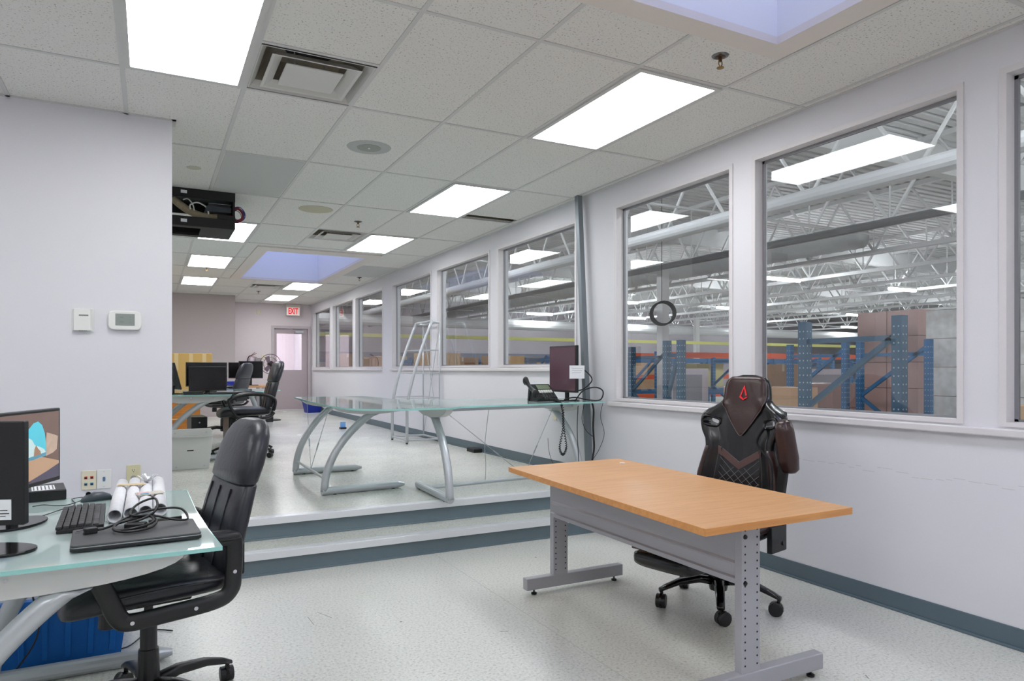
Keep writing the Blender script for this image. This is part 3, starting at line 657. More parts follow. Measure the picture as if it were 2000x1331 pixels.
# back: width and depth by height, side wings swept forward
BZ = [(.44, .22, .060), (.50, .255, .075), (.60, .280, .080), (.70, .270, .080), (.78, .250, .078), (.86, .226, .078), (.90, .232, .080), (.95, .262, .082), (1.00, .276, .080), (1.04, .272, .076), (1.07, .245, .070), (1.10, .185, .064), (1.13, .152, .062), (1.18, .146, .060), (1.23, .138, .056), (1.26, .118, .050), (1.275, .085, .036), (1.28, .04, .015)]
def ygb(z): return -.215-.115*max(0, (z-.45)/.83)
def interp(z, k):
    for a, b in zip(BZ, BZ[1:]):
        if a[0] <= z <= b[0]: f_ = (z-a[0])/(b[0]-a[0]); return a[k]*(1-f_)+b[k]*f_
    return BZ[-1][k] if z > BZ[-1][0] else BZ[0][k]
def yfront(x, z, off=0):
    w_, d_ = interp(z, 1), interp(z, 2); u = min(1, abs(x)/max(w_, .01))
    side = .055*max(0, min(1, (u-.52)/.3))*(1 if z < 1.06 else max(0, 1-(z-1.06)/.08))*(1 if z > .5 else .6)
    rnd = d_/2*(1-abs(u)**6)**.5 if u < 1 else 0
    return ygb(z)+rnd+side*(1-max(0, (u-.9)/.1)*.45)+off
secs = []
nz = 40
for k in range(nz+1):
    z = .44+(.84)*(k/nz); w_, d_ = interp(z, 1), interp(z, 2); sec = []
    for q in range(21):
        x = -w_*math.cos(math.pi*q/20); sec.append((x, yfront(x*.999, z), z))
    for q in range(1, 20):
        x = w_*math.cos(math.pi*q/20); u = abs(x)/w_; sd = .035*max(0, (u-.6)/.4)*(1 if z < 1.06 else 0); sec.append((x, ygb(z)-d_/2*(1-u**6)**.5+sd, z))
    secs.append(sec)
m = MB(); m.loft(secs); back = m.done('backrest', M_gl, t, smooth=True)
cut = MB()
for s_ in (-1, 1):
    Mx = Matrix.Translation((s_*.188, -.25, 1.005)) @ Matrix.Rotation(R(-16)*s_, 4, 'Y')
    poly = [(.042*math.copysign(abs(math.cos(a))**.6, math.cos(a)), .021*math.copysign(abs(math.sin(a))**.6, math.sin(a))) for a in [2*math.pi*q/20 for q in range(20)]]
    cut.prism(poly, -.3, .3, Mx @ Matrix.Rotation(R(90), 4, 'X'))
co = cut.done('cutter', M_gl); bpy.context.view_layer.update()
co.parent = t; bm_ = back.modifiers.new('h', 'BOOLEAN'); bm_.operation = 'DIFFERENCE'; bm_.object = co; bm_.solver = 'EXACT'
bpy.context.view_layer.update(); dg = bpy.context.evaluated_depsgraph_get(); nm = bpy.data.meshes.new_from_object(back.evaluated_get(dg)); back.modifiers.clear(); back.data = nm; bpy.data.objects.remove(co)
for s_ in (-1, 1):
    Mx = Matrix.Translation((s_*.188, 0, 1.005)) @ Matrix.Rotation(R(-16)*s_, 4, 'Y')
    ring = []
    for a in [2*math.pi*q/20 for q in range(20)]:
        v = Mx @ Vector((.046*math.copysign(abs(math.cos(a))**.6, math.cos(a)), 0, .025*math.copysign(abs(math.sin(a))**.6, math.sin(a)))); ring.append((v.x, yfront(v.x, v.z, .002), v.z))
    m = MB(); m.tube(ring, .007, 8, closed=True); m.done('strap_slot_rim', M_gloss, back, smooth=True)
# surface panels lying on the back
def panel(rows, off, nx=14):
    """rows: (z, xl, xr)"""
    m = MB(); front = []; 
    for z, xl, xr in rows: front.append([m.bm.verts.new((xl+(xr-xl)*q/nx, yfront(xl+(xr-xl)*q/nx, z, off), z)) for q in range(nx+1)])
    rear = [[m.bm.verts.new((v.co.x, v.co.y-.02, v.co.z)) for v in r] for r in front]
    for i in range(len(rows)-1):
        for q in range(nx):
            m.bm.faces.new((front[i][q], front[i][q+1], front[i+1][q+1], front[i+1][q])); m.bm.faces.new((rear[i][q+1], rear[i][q], rear[i+1][q], rear[i+1][q+1]))
        m.bm.faces.new((front[i][0], front[i+1][0], rear[i+1][0], rear[i][0])); m.bm.faces.new((front[i+1][-1], front[i][-1], rear[i][-1], rear[i+1][-1]))
    for q in range(nx):
        m.bm.faces.new((front[0][q+1], front[0][q], rear[0][q], rear[0][q+1])); m.bm.faces.new((front[-1][q], front[-1][q+1], rear[-1][q+1], rear[-1][q]))
    return m
rows = []
for k in range(19):
    z = .93+.34*k/18; f_ = k/18
    hw = .006+.128*min(1, f_/.55)**.85 if f_ < .55 else .134-.0*(f_-.55)
    hw = min(hw, interp(z, 1)*.93); rows.append((z, -hw, hw))
hp = panel(rows, .012).done('head_panel', M_br, back, smooth=False)
for p in hp.data.polygons: p.use_smooth = True
edge = [(r_[1], yfront(r_[1], r_[0], .012), r_[0]) for r_ in rows[::-1]] + [(r_[2], yfront(r_[2], r_[0], .012), r_[0]) for r_ in rows]
MB().tube(edge, .0018, 5).done('piping', M_thr, back)
# V stripe and quilting
def onback(x, z, off=.006): return (x, yfront(x, z, off), z)
m = MB()
for s_ in (-1, 1):
    for q in range(8):
        f0, f1 = q/8, (q+1)/8; xa, xb = s_*.135*f0, s_*.135*f1; za, zb = .735+.085*f0, .735+.085*f1
        vs = [m.bm.verts.new(onback(*p, .004)) for p in ((xa, za), (xb, zb), (xb, zb+.042), (xa, za+.042))]; m.bm.faces.new(vs)
m.done('v_stripe', M_br2, back)
def thread(pts): MB().tube([onback(x, z, .0015) for x, z in pts], .0014, 4).done('stitching', M_thr, back)
for s_ in (-1, 1):
    thread([(s_*.135*q/6, .777+.085*q/6) for q in range(7)]); thread([(s_*.135*q/6, .735+.085*q/6) for q in range(7)])
    for k in range(8):
        z0 = .46+.045*k; pts = []
        for q in range(9):
            x = -.13+.26*q/8; z = z0+s_*(x)*.9+.0
            if z < .735+.085*abs(x)/.135 and z > .50: pts.append((x, z))
        if len(pts) > 1: thread(pts)
    P = [(s_*(interp(z, 1)*.56), z) for z in (.50, .56, .62, .68, .74, .80, .84)]; thread(P)
# side bolster strips in brown
for s_ in (-1, 1):
    rr = [(z, min(s_*interp(z, 1)*.80, s_*interp(z, 1)*.97), max(s_*interp(z, 1)*.80, s_*interp(z, 1)*.97)) for z in (.52, .58, .64, .70, .76, .82, .86)]
    o = panel(rr, .003, 4).done('side_bolster', M_br, back); 
    for p in o.data.polygons: p.use_smooth = True
# red emblem
zc = 1.175
E1p = [(0, .046), (.026, -.024), (0, -.040), (-.026, -.022), (-.020, -.022), (0, -.031), (.016, -.021), (0, .020)]
m = MB()
def emb(poly): m.bm.faces.new([m.bm.verts.new((x, yfront(x, zc+z, .016), zc+z)) for x, z in poly])
emb([(0, .046), (.014, .010), (.006, .012), (0, .024)]); emb([(0, .046), (0, .024), (-.012, -.016), (-.022, -.014)]); emb([(.014, .010), (.026, -.024), (.016, -.018), (.006, .012)]); emb([(.026, -.024), (0, -.042), (0, -.030), (.016, -.018)]); emb([(0, -.042), (-.028, -.026), (-.024, -.022), (0, -.034)])
ob = m.done('emblem', M_red, hp); sol = ob.modifiers.new('s', 'SOLIDIFY'); sol.thickness = .003
# armrests: left one is flipped up
m = MB(); m.loft([se(0, yy, z, ww, dd, 2.4, 18) for z, ww, dd, yy in ((-.15, .05, .04, 0), (-.135, .085, .085, .004), (-.07, .105, .105, .006), (0, .10, .10, 0), (.08, .095, .10, -.006), (.125, .08, .085, -.01), (.14, .04, .04, -.012))])
ar = m.done('arm_pad', M_br, t, smooth=True, loc=(-.31, -.17, .90)); ar.rotation_euler = (R(-10), R(6), 0)
m = MB(); m.bar((-.25, -.18, .50), (-.30, -.18, .86), .05, .035).bar((-.16, -.1, .40), (-.27, -.18, .50), .05, .05); m.done('arm_bracket', M_blackm, t, bev=.006)
m = MB(); m.loft([[(q[0], y, q[1]) for q in se(.33, .65, 0, ww, dd, 2.6, 18)] for y, ww, dd in ((-.22, .04, .03), (-.19, .085, .06), (0, .09, .065), (.08, .08, .06), (.10, .04, .03))]); m.done('arm_pad', M_br, t, smooth=True)
m = MB(); m.bar((.20, -.05, .38), (.33, -.05, .44), .05, .04).bar((.33, -.05, .42), (.33, -.05, .63), .04, .05); m.done('arm_bracket', M_blackm, t, bev=.006)
m = MB(); m.box((-.29, -.21, .33), (-.26, -.05, .47)).lathe([(.001, 0), (.012, 0), (.012, .006), (.001, .006)], c=(-.291, -.17, .37), M=Matrix.Rotation(R(-90), 4, 'Y')); m.done('recliner_cover', M_black, t, bev=.01)
# leg rest tray hanging in front, cushion side down
m = MB(); m.loft([[(q[0], y, q[1]) for q in se(0, zz, 0, ww, hh, 4, 24)] for y, ww, hh, zz in ((.26, .30, .03, .335), (.27, .36, .075, .33), (.40, .37, .095, .325), (.52, .36, .085, .33), (.55, .30, .045, .34))]); lr = m.done('leg_rest', M_gl, t, smooth=True)
m = MB(); m.tube(smoothpath([(-.172, .28, .384), (-.172, .535, .382), (.172, .535, .382), (.172, .28, .384)], 1, closed=True), .007, 8, closed=True).tube([(-.12, .43, .38), (.12, .43, .38)], .006, 8); m.done('tray_rim', mat('warm_chrome', (190, 160, 150), .15, .9), lr, smooth=True)
m = MB(); m.tube([(-.09, .2, .385), (-.09, .45, .38)], .008, 8).tube([(.09, .2, .385), (.09, .45, .38)], .008, 8); m.done('slide_rail', M_chrome, lr)
m = MB(); m.tube(smoothpath([onback(-.15, .98, .02), onback(-.14, .9, .06), (-.23, -.15, .8), (-.25, -.12, .66), (-.24, -.14, .56)], 5), .012, 6, flat=.35); m.done('strap', M_blackm, t)
# ================================================================== THINGS ON THE FOREGROUND DESK
GZ = .741
def rot2(cx, cy, a): return Matrix.Translation((cx, cy, 0)) @ Matrix.Rotation(a, 4, 'Z')
def monitor(label, x, y, z0, rz, w_, h_, gap=.10, stand='oval', th=.022, screen=None, tilt=0, bulk=.03, roll=0):
    """local +Y is the screen side"""
    t = thing('monitor', label, 'monitor', (x, y, z0), rz)
    tm = Matrix.Translation((0, 0, gap)) @ Matrix.Rotation(tilt, 4, 'X') @ Matrix.Rotation(roll, 4, 'Y')
    m = MB(); m.box((-w_/2, -th/2, 0), (w_/2, th/2, h_), tm); hs = m.done('housing', M_black, t, bev=.004)
    m = MB(); m.loft([[tm @ Vector(p) for p in sec] for sec in ([(-w_*.36, -th/2, h_*.12), (w_*.36, -th/2, h_*.12), (w_*.36, -th/2, h_*.88), (-w_*.36, -th/2, h_*.88)], [(-w_*.28, -th/2-bulk, h_*.2), (w_*.28, -th/2-bulk, h_*.2), (w_*.28, -th/2-bulk, h_*.78), (-w_*.28, -th/2-bulk, h_*.78)])]); m.done('back_cover', M_black, hs)
    m = MB(); m.box((-w_/2+.012, th/2, .016), (w_/2-.012, th/2+.001, h_-.012), tm); m.done('screen', screen or mat('dark_screen', (14, 13, 16), .12), hs)
    if gap > 0:
        m = MB(); m.box((-.025, -.045, .006), (.025, -.028, gap+h_*.35)); m.done('stand_neck', M_black, t, bev=.003)
        m = MB()
        if stand == 'oval': m.prism([(.125*math.cos(a), .085*math.sin(a)-.02) for a in [2*math.pi*k/28 for k in range(28)]], 0, .009)
        else: m.box((-.11, -.10, 0), (.11, .09, .010))
        m.done('stand_base', M_gloss, t, bev=.003)
    return t, hs
# monitor seen from behind at the left edge
t, hs = monitor('dark monitor seen from behind at the left edge, white sticker on its back', -.565, 2.675, GZ, R(-19.5), .48, .32, .092, 'oval', .03, bulk=.012)
m = MB(); m.box((.165, -.0175, .018+.092), (.205, -.0155, .08+.092)); m.done('sticker', M_paper, hs)
m = MB(); m.box((.170, -.0182, .10+.028), (.2, -.0174, .103+.028)).box((.170, -.0182, .138), (.195, -.0174, .140)).box((.170, -.0182, .120), (.19, -.0174, .122)); m.done('sticker_print', M_black, hs)
bpy.data.objects.remove(t.children[2] if False else [c for c in t.children if c.name.startswith('stand_base')][0])
m = MB(); m.prism([(.15*math.cos(a)+.10, .095*math.sin(a)+.03) for a in [2*math.pi*k/32 for k in range(32)]], 0, .010); m.done('stand_base', M_gloss, t, bev=.003)
# monitor with a beach picture
M_scr = mat('screen_rock', (128, 104, 96), .25, emis=.30, var=.12, vscale=9)
t, hs = monitor('switched-on monitor showing a rock arch over a beach, on the foreground desk', -.415, 3.086, GZ, R(-112), .46, .288, .13, 'oval', .022, screen=M_scr)
def pic(name, poly, mm, lay):
    m = MB(); W_, H_ = .46-.028, .288-.03
    vs = [m.bm.verts.new((-.46/2+.014+u*W_, .0125+lay*.0004, .13+.017+v*H_)) for u, v in poly]; m.bm.faces.new(vs); return m.done(name, mm, hs)
# picture seen with its right side toward +u... mirrored so the arch stands on the visible half
def mir(p): return [(1-u, v) for u, v in p]
pic('picture_sand', mir([(0, 0), (1, 0), (1, .24), (.85, .30), (.7, .36), (.55, .35), (.4, .38), (0, .34)]), mat('screen_sand', (196, 160, 130), .25, emis=.35), 1)
pic('picture_shade', mir([(.45, 0), (1, 0), (1, .20), (.8, .12)]), mat('screen_shade', (92, 86, 104), .25, emis=.3), 2)
sky = [(.43, .34), (.435, .5), (.47, .64), (.53, .78), (.60, .86), (.67, .88), (.73, .82), (.77, .70), (.79, .55), (.79, .36), (.6, .33)]
pic('picture_sky', mir(sky), mat('screen_sky', (92, 196, 214), .25, emis=.45), 2)
pic('picture_cloud', mir([(.44, .38), (.44, .52), (.50, .68), (.58, .62), (.62, .54), (.70, .50), (.76, .46), (.79, .40), (.5, .36)]), mat('screen_cloud', (196, 218, 218), .25, emis=.45), 3)
pic('picture_sea', mir([(.43, .36), (.79, .41), (.79, .37), (.6, .33), (.43, .33)]), mat('screen_sea', (96, 150, 172), .25, emis=.4), 4)
pic('picture_sea_rock', mir([(.60, .38), (.61, .48), (.635, .54), (.66, .49), (.70, .44), (.71, .39)]), mat('screen_searock', (168, 132, 108), .25, emis=.35), 5)
pic('picture_pillar', mir([(.79, .35), (.79, .60), (.80, .70), (.90, .66), (.98, .62), (.96, .42), (.90, .38)]), mat('screen_pillar', (196, 172, 152), .25, emis=.35, var=.3, vscale=30), 3)
# dock box behind
t = thing('docking_station', 'small black box with a white barcode label beside the switched-on monitor', 'computer', (-.41, 3.70, GZ), R(8))
m = MB(); m.box((-.07, -.11, 0), (.07, .11, .045)); b = m.done('case', M_black, t, bev=.004)
m = MB(); m.box((-.055, -.09, .045), (.03, .05, .0458)); m.done('label', M_paper, b)
m = MB(); [m.box((-.05+.014*k, -.08, .0458), (-.045+.014*k, .04, .0461)) for k in range(6)]; m.done('barcode', mat('print_grey', (110, 110, 112), .7), b)
# keyboard
t = thing('keyboard', 'black keyboard lying on the foreground glass desk beside the paper rolls', 'keyboard', (-.225, 3.07, GZ), R(92))
m = MB(); m.prism([(0, 0), (.142, 0), (.142, .022), (0, .012)], -.22, .22, Matrix(((0, 0, 1, 0), (-1, 0, 0, .071), (0, 1, 0, 0), (0, 0, 0, 1)))); kb = m.done('case', M_black, t, bev=.002)
M_key = mat('keycap', (58, 58, 60), .45); n = 0
m = MB()
for r_ in range(6):
    xs = -.212
    for k in range(21):
        if k in (15, 19) and r_ < 1: pass
        wd = .0162
        if r_ == 0 and 3 < k < 10: continue
        zz = .022-.0105*(r_/6)*0+.0; yy = -.056+.0222*r_
        zt = .014+.0085*(1-(yy+.071)/.142)*0+.022-(.010*(1-(5-r_)/5))*0
        h0 = .0125+(.0095)*(1-r_/5 if False else (r_/5))*1
        m.box((xs+.0202*k, yy, .0125+.0075*(1-r_/5)*0+.0085*(1-r_/5)*0), (xs+.0202*k+wd, yy+.0185, .030-.0022*abs(r_-2)), None)
    if r_ == 0: m.box((xs+.0202*4, -.056, .0125), (xs+.0202*9+.0178, -.056+.0185, .0262))
m.done('keys', M_key, kb, bev=.002)['kind'] = 'stuff'
# mouse
t = thing('mouse', 'dark grey computer mouse on the foreground desk beneath the wall sockets', 'mouse', (-.205, 3.50, GZ), R(104))
m = MB(); m.loft([[(q[0], y, q[1]+hh/2) for q in se(0, 0, 0, ww, hh, 2.4, 20)] for y, ww, hh in ((-.058, .02, .012), (-.05, .044, .026), (-.025, .060, .037), (.01, .062, .040), (.04, .056, .030), (.056, .036, .016), (.06, .012, .006))]); b = m.done('body', mat('mouse_grey', (62, 70, 78), .35), t, smooth=True)
m = MB(); m.tube([(-.004, .032, .033), (.004, .032, .033)], .010, 14); m.done('scroll_wheel', M_gloss, b)
m = MB(); m.tube(smoothpath([(0, .06, .008), (-.02, .09, .004), (-.05, .12, .004), (-.03, .16, .004), (.02, .19, .004), (.01, .23, .004)], 5), .002, 5); m.done('mouse_cable', M_black, b)
# rolled papers
M_roll = mat('patterned_paper', (226, 226, 230), .7, var=.14, vscale=45)
for k, (x0, x1, lb) in enumerate(((-.115, -.12, 'leftmost'), (-.062, -.068, 'second from the left'), (-.012, -.02, 'third from the left'), (.040, .03, 'rightmost'))):
    t = thing('paper_roll', 'white printed paper roll beside the keyboard, %s of the four rolls' % lb, 'paper roll', ((x0+x1)/2, 3.38, GZ+.0255), 0, 'paper rolls on the glass desk')
    y0, y1 = -.42+.02*k, .40+.02*(k % 3)
    m = MB(); n = 20
    A = [[m.bm.verts.new((r_*math.cos(2*math.pi*q/n), y, r_*math.sin(2*math.pi*q/n))) for q in range(n)] for y, r_ in ((y0, .025), (y1, .025), (y1, .022), (y0, .022))]
    for i in range(4):
        for q in range(n): m.bm.faces.new((A[i][q], A[i][(q+1) % n], A[(i+1) % 4][(q+1) % n], A[(i+1) % 4][q]))
    rl = m.done('rolled_sheet', M_roll, t, smooth=False)
    for p in rl.data.polygons: p.use_smooth = True
o = MB()
random.seed(4)
for k in range(34):
    a = random.random()*6.28; l = .02+.03*random.random(); p = Vector((0, 0, .0)); q = Vector((l*math.cos(a), l*math.sin(a), .008+.03*random.random())); o.bar(p, q, .009, .0012)
o = o.done('ribbon_bow', M_paper, loc=(-.01, 3.62, GZ+.052)); tag(o, 'crumpled white ribbon bow lying on top of the paper rolls', 'bow')
o = MB().box((-.055, -.02, 0), (.055, .02, .002), Matrix.Rotation(R(-14), 4, 'Z')).box((-.05, -.012, .002), (.05, .02, .0035), Matrix.Rotation(R(-4), 4, 'Z')).done('paper_slip', mat('tan_paper', (216, 196, 160), .8), loc=(-.075, 3.55, GZ+.052)); tag(o, 'tan paper slips lying across the left paper rolls', 'paper')
t = thing('plastic_packet', 'small clear packet with pink and blue print on the right paper rolls', 'packet', (.0, 3.27, GZ+.052), R(12))
m = MB(); m.box((-.05, -.035, 0), (.05, .035, .003)); b = m.done('wrapper', mat('packet_beige', (208, 202, 186), .3), t)
MB().box((-.045, .005, .003), (0, .033, .004)).done('pink_print', mat('pink_print', (226, 180, 184), .5), b); MB().box((-.04, -.03, .003), (-.01, -.008, .004)).done('blue_print', mat('cyan_print', (60, 150, 190), .5), b)
# laptop with cable heap
t = thing('laptop', 'closed dark grey laptop on the near corner of the glass desk', 'laptop', (-.040, 2.665, GZ), R(3))
def rr(wx, wy, r_=.014, n=5):
    return [(sx*(wx/2-r_)+r_*math.cos(a), sy*(wy/2-r_)+r_*math.sin(a)) for sx, sy, a0 in ((1, 1, 0), (-1, 1, 90), (-1, -1, 180), (1, -1, 270)) for a in [R(a0+90*k/n) for k in range(n+1)]]
m = MB(); m.prism(rr(.376, .262), .004, .014); m.done('base', M_black, t, bev=.002)
m = MB(); m.prism(rr(.374, .260), .0165, .024); m.done('lid', mat('laptop_grey', (66, 67, 69), .5, bump=.1, bscale=300), t, bev=.003)
m = MB(); m.prism(rr(.370, .256), .014, .0165); m.done('silver_seam', M_silver, t)
t = thing('power_cable', 'coiled black power cord with a plug heaped on the closed laptop', 'cable', (-.04, 2.70, GZ+.024))
P = smoothpath([(-.125, .0, .008), (-.10, -.005, .012), (-.05, .03, .02), (.03, .06, .03), (.06, .02, .02), (.04, -.05, .01), (-.03, -.075, .008), (-.07, -.03, .014), (-.04, .04, .024), (.03, .05, .034), (.05, .0, .02), (.0, -.06, .016), (-.06, -.05, .012), (-.06, .02, .022), (.0, .07, .04), (.08, .10, .045), (.14, .09, .04), (.16, .05, .01), (.12, .04, .012), (.05, .06, .03), (-.02, .05, .04), (.0, .14, .06), (.055, .15, .075), (.06, .09, .045), (.02, .02, .03), (-.03, .01, .02)], 6)
m = MB(); m.tube(P, .0042, 8); c_ = m.done('cord', M_black, t, smooth=True)
m = MB(); m.bar((-.155, -.012, .010), (-.118, .0, .010), .026, .020); pl = m.done('plug', M_black, t, bev=.003)
m = MB(); m.bar((-.178, -.026, .010), (-.155, -.018, .010), .0015, .006).bar((-.176, -.012, .010), (-.153, -.005, .010), .0015, .006); m.done('plug_prongs', M_chrome, pl)
m = MB(); m.box((-.035, -.02, .0), (.03, .015, .022), Matrix.Rotation(R(-20), 4, 'Z')); m.done('adapter', M_black, t, bev=.004)
# pouch at the laptop's rear edge
o = MB().tube([(-.05, 0, .012), (.06, .0, .014)], [.012, .014], 12).done('cable_pouch', M_black, loc=(.045, 2.845, GZ), smooth=True); tag(o, 'small black pouch lying between laptop and right paper roll', 'pouch')
# cables on the desk
o = MB().tube(smoothpath([(-.40, 3.15, .004), (-.33, 3.30, .004), (-.28, 3.42, .004), (-.30, 3.58, .004), (-.22, 3.6, .004)], 6), .002, 5).done('desk_cable', M_black, loc=(0, 0, GZ)); tag(o, 'thin black cable running over the desk from the monitor stand to the mouse', 'cable')
# storage bins, cables under the desk
t = thing('storage_bin', 'large blue plastic bin on the floor under the foreground glass desk', 'bin', (-.50, 3.88, 0), R(0))
m = MB(); w_, d_, h_ = .84, .44, .30; b0, b1 = .36, .42
def ringp(x, y, z): return [(-x, -y, z), (x, -y, z), (x, y, z), (-x, y, z)]
m.loft([ringp(.38, .19, 0), ringp(.42, .22, h_), ringp(.405, .205, h_), ringp(.37, .18, .01)]); b = m.done('shell', M_blue, t)
m = MB()
for k in range(9): x = -.36+.09*k; m.bar((x*.95, -.195, .02), (x, -.223, h_-.03), .022, .012)
m.done('ribs', M_blue, b, bev=.003)
m = MB(); m.box((-.44, -.24, h_-.03), (.44, -.215, h_)).box((-.44, .215, h_-.03), (.44, .24, h_)).box((.415, -.24, h_-.03), (.44, .24, h_)).box((-.44, -.24, h_-.03), (-.415, .24, h_)).box((.40, -.03, .05), (.43, .03, .09)); m.done('rim', M_blue, b, bev=.003)
m = MB(); m.box((-.30, -.12, .22), (.28, .14, .262)).box((-.2, -.1, .262), (.12, .12, .285)); o = m.done('paper_stack', M_paper, loc=(-.50, 3.88, 0)); tag(o, 'white papers filling the blue bin under the desk', 'paper')
t = thing('storage_bin', 'small blue bin at the left edge behind the far curved leg', 'bin', (-.80, 4.45, 0)); m = MB(); m.loft([ringp(.20, .15, 0), ringp(.24, .18, .34), ringp(.225, .165, .34), ringp(.19, .14, .01)]); m.done('shell', M_blue, t)
m = MB(); m.box((-.25, -.19, .30), (.25, -.165, .345)); m.done('rim', M_blue, t, bev=.003)
o = MB().box((-.18, -.08, 0), (.18, .08, .05)).done('power_strip_box', M_black, loc=(-.55, 3.05, .60), bev=.006); bpy.data.objects.remove(o)
for n, (lb, pts) in enumerate((('black cable hanging in front of the blue bin', [(-.47, 3.58, .70), (-.45, 3.55, .40), (-.42, 3.54, .2), (-.50, 3.53, .05), (-.56, 3.52, .006)]), ('black cable on the floor behind the foreground chair post', [(-.22, 3.75, .006), (-.1, 3.72, .006), (.0, 3.9, .006), (.1, 3.85, .006)]), ('white cable loops hanging below the near bracket', [(-.46, 2.75, .66), (-.42, 2.78, .62), (-.33, 2.8, .60), (-.25, 2.82, .63), (-.2, 2.83, .68)]))):
    o = MB().tube(smoothpath(pts, 6), .0035, 6).done('floor_cable', M_black if n < 2 else M_white, smooth=True); tag(o, lb, 'cable')
# ---------------------------------------------------------------- wall things on the left wall
YW = 5.0
def plate(name, label, cat, x, z, w_, h_, mm, d=.008):
    t = thing(name, label, cat, (x, YW, z)); m = MB(); m.box((-w_/2, -d, -h_/2), (w_/2, 0, h_/2)); p = m.done('cover_plate', mm, t, bev=.002); return t, p
t, p = plate('data_socket', 'cream wall plate with two red and two blue data sockets', 'socket', -.335, .628, .078, .118, M_cream)
for x, z, c in ((-.016, .016, 'r'), (.016, .016, 'r'), (-.016, -.024, 'b'), (.016, -.024, 'b')):
    m = MB(); m.box((x-.0085, -.010, z-.008), (x+.0085, -.0078, z+.008)); j = m.done('jack', mat('jack_'+c, (196, 60, 40) if c == 'r' else (40, 120, 160), .5), p); MB().box((x-.006, -.0105, z-.006), (x+.006, -.0099, z+.003)).done('jack_hole', M_dot, j)
t, p = plate('cable_plate', 'white wall plate with a blue port right of the cream data sockets', 'socket', -.254, .630, .078, .118, M_white)
m = MB(); m.prism([(-.006, -.014), (.006, -.014), (.008, 0), (.006, .014), (-.006, .014), (-.008, 0)], .0078, .0115, Matrix.Rotation(R(90), 4, 'X')); m.done('port', mat('blue_port', (90, 120, 150), .4), p)
for z in (-.046, .046): MB().cyl((0, -.0095, z), (0, -.0078, z), .003, 8).done('screw', M_silver, p)
t, p = plate('power_outlet', 'cream power outlet on the left wall above the paper rolls', 'socket', -.093, .648, .078, .118, mat('ivory_plastic', (206, 200, 164), .45))
for z in (.024, -.024):
    m = MB(); m.lathe([(.001, 0), (.017, 0), (.017, .003), (.001, .003)], M=Matrix.Rotation(R(90), 4, 'X'), c=(0, -.0078, z)); f = m.done('outlet_face', mat('ivory_plastic', (206, 200, 164)) if z > 0 else mat('grey_cap', (150, 152, 150), .5), p)
    if z > 0: MB().box((-.008, -.0115, z-.002), (-.0055, -.0105, z+.008)).box((.0055, -.0115, z-.002), (.008, -.0105, z+.008)).cyl((0, -.0115, z-.008), (0, -.0105, z-.008), .003, 8).done('outlet_slots', M_dot, f)
t = thing('temperature_sensor', 'small white vented wall sensor left of the thermostat', 'sensor', (-.366, YW, 1.612))
m = MB(); m.box((-.058, -.006, -.07), (.058, 0, .075)); b = m.done('base', M_white, t, bev=.003)
m = MB(); m.prism([(-.052, -.006), (.052, -.006), (.040, -.028), (-.046, -.028)], -.062, .072); b = m.done('cover', M_white, t, bev=.003)
MB().box((-.02, -.0295, .028), (.03, -.0275, .036)).done('slot_print', mat('grey_print', (120, 124, 122), .6), b)
m = MB(); [m.box((-.02+.009*k, -.0290, -.064), (-.016+.009*k, -.012, -.0615)) for k in range(5)]; m.done('vent_slots', M_dot, b)
t = thing('thermostat', 'white thermostat with a grey screen on the left wall', 'thermostat', (-.140, YW, 1.620))
m = MB(); m.prism([(x*.092*(1+.0), z) for x, z in [(math.copysign(abs(math.cos(a))**.35, math.cos(a)), .060*math.copysign(abs(math.sin(a))**.45, math.sin(a))) for a in [2*math.pi*k/40 for k in range(40)]]], .0, .032, Matrix.Rotation(R(90), 4, 'X')); b = m.done('housing', M_white, t, bev=.006)
MB().box((-.052, -.034, -.033), (.054, -.0318, .041)).done('display', mat('lcd_grey', (138, 146, 142), .25), b)
m = MB(); m.box((-.03, -.0345, .012), (-.008, -.0339, .022)).box((-.03, -.0345, -.016), (-.008, -.0339, -.006)).box((.022, -.0345, .018), (.036, -.0339, .022)).box((.022, -.0345, .002), (.036, -.0339, .006)).box((.022, -.0345, -.014), (.036, -.0339, -.010)); m.done('display_marks', mat('lcd_dark', (120, 128, 124), .4), b)
# scuffs on the window wall
m = MB(); random.seed(11); y = 3.05
while y > 1.75: l = .03+.06*random.random(); zz_ = .735+.03*random.random(); m.box((XW-.0006, y-l, zz_), (XW-.0001, y, zz_+.0025)); y -= l*1.25
o = m.done('trim_50', mat('scuff', (196, 194, 196), .8)); struct(o)
# ---------------------------------------------------------------- ON THE L DESK
LZ = ZU+.731
t = thing('desk_phone', 'black office desk phone with curly cord on the L-shaped glass desk', 'phone', (3.09, 5.37, LZ), R(6)); t.scale = (1.15, .85, 1.4)
m = MB(); m.prism([(-.10, .0), (.085, .0), (.10, .018), (-.06, .105), (-.075, .105)], -.07, .12, Matrix(((0, 0, 1, 0), (-1, 0, 0, 0), (0, 1, 0, 0), (0, 0, 0, 1))))
b = m.done('body', M_black, t, bev=.004)
sl_ = Matrix.Translation((.03, -.10, .0185)) @ Matrix.Rotation(math.atan2(.087, .16), 4, 'X')
m = MB(); m.box((-.05, .115, .0), (.07, .165, .004), sl_); m.done('display', mat('phone_lcd', (120, 134, 110), .3), b)
m = MB(); [m.box((-.055+.022*k, .088-.018*j, 0), (-.037+.022*k, .100-.018*j, .004), sl_) for k in range(6) for j in range(2)]; m.done('label_keys', M_white, b)
m = MB(); [m.box((-.045+.026*k, .046-.018*j, 0), (-.027+.026*k, .058-.018*j, .006), sl_) for k in range(5) for j in range(3)]; m.done('keys', mat('phone_keys', (70, 72, 72), .4), b)
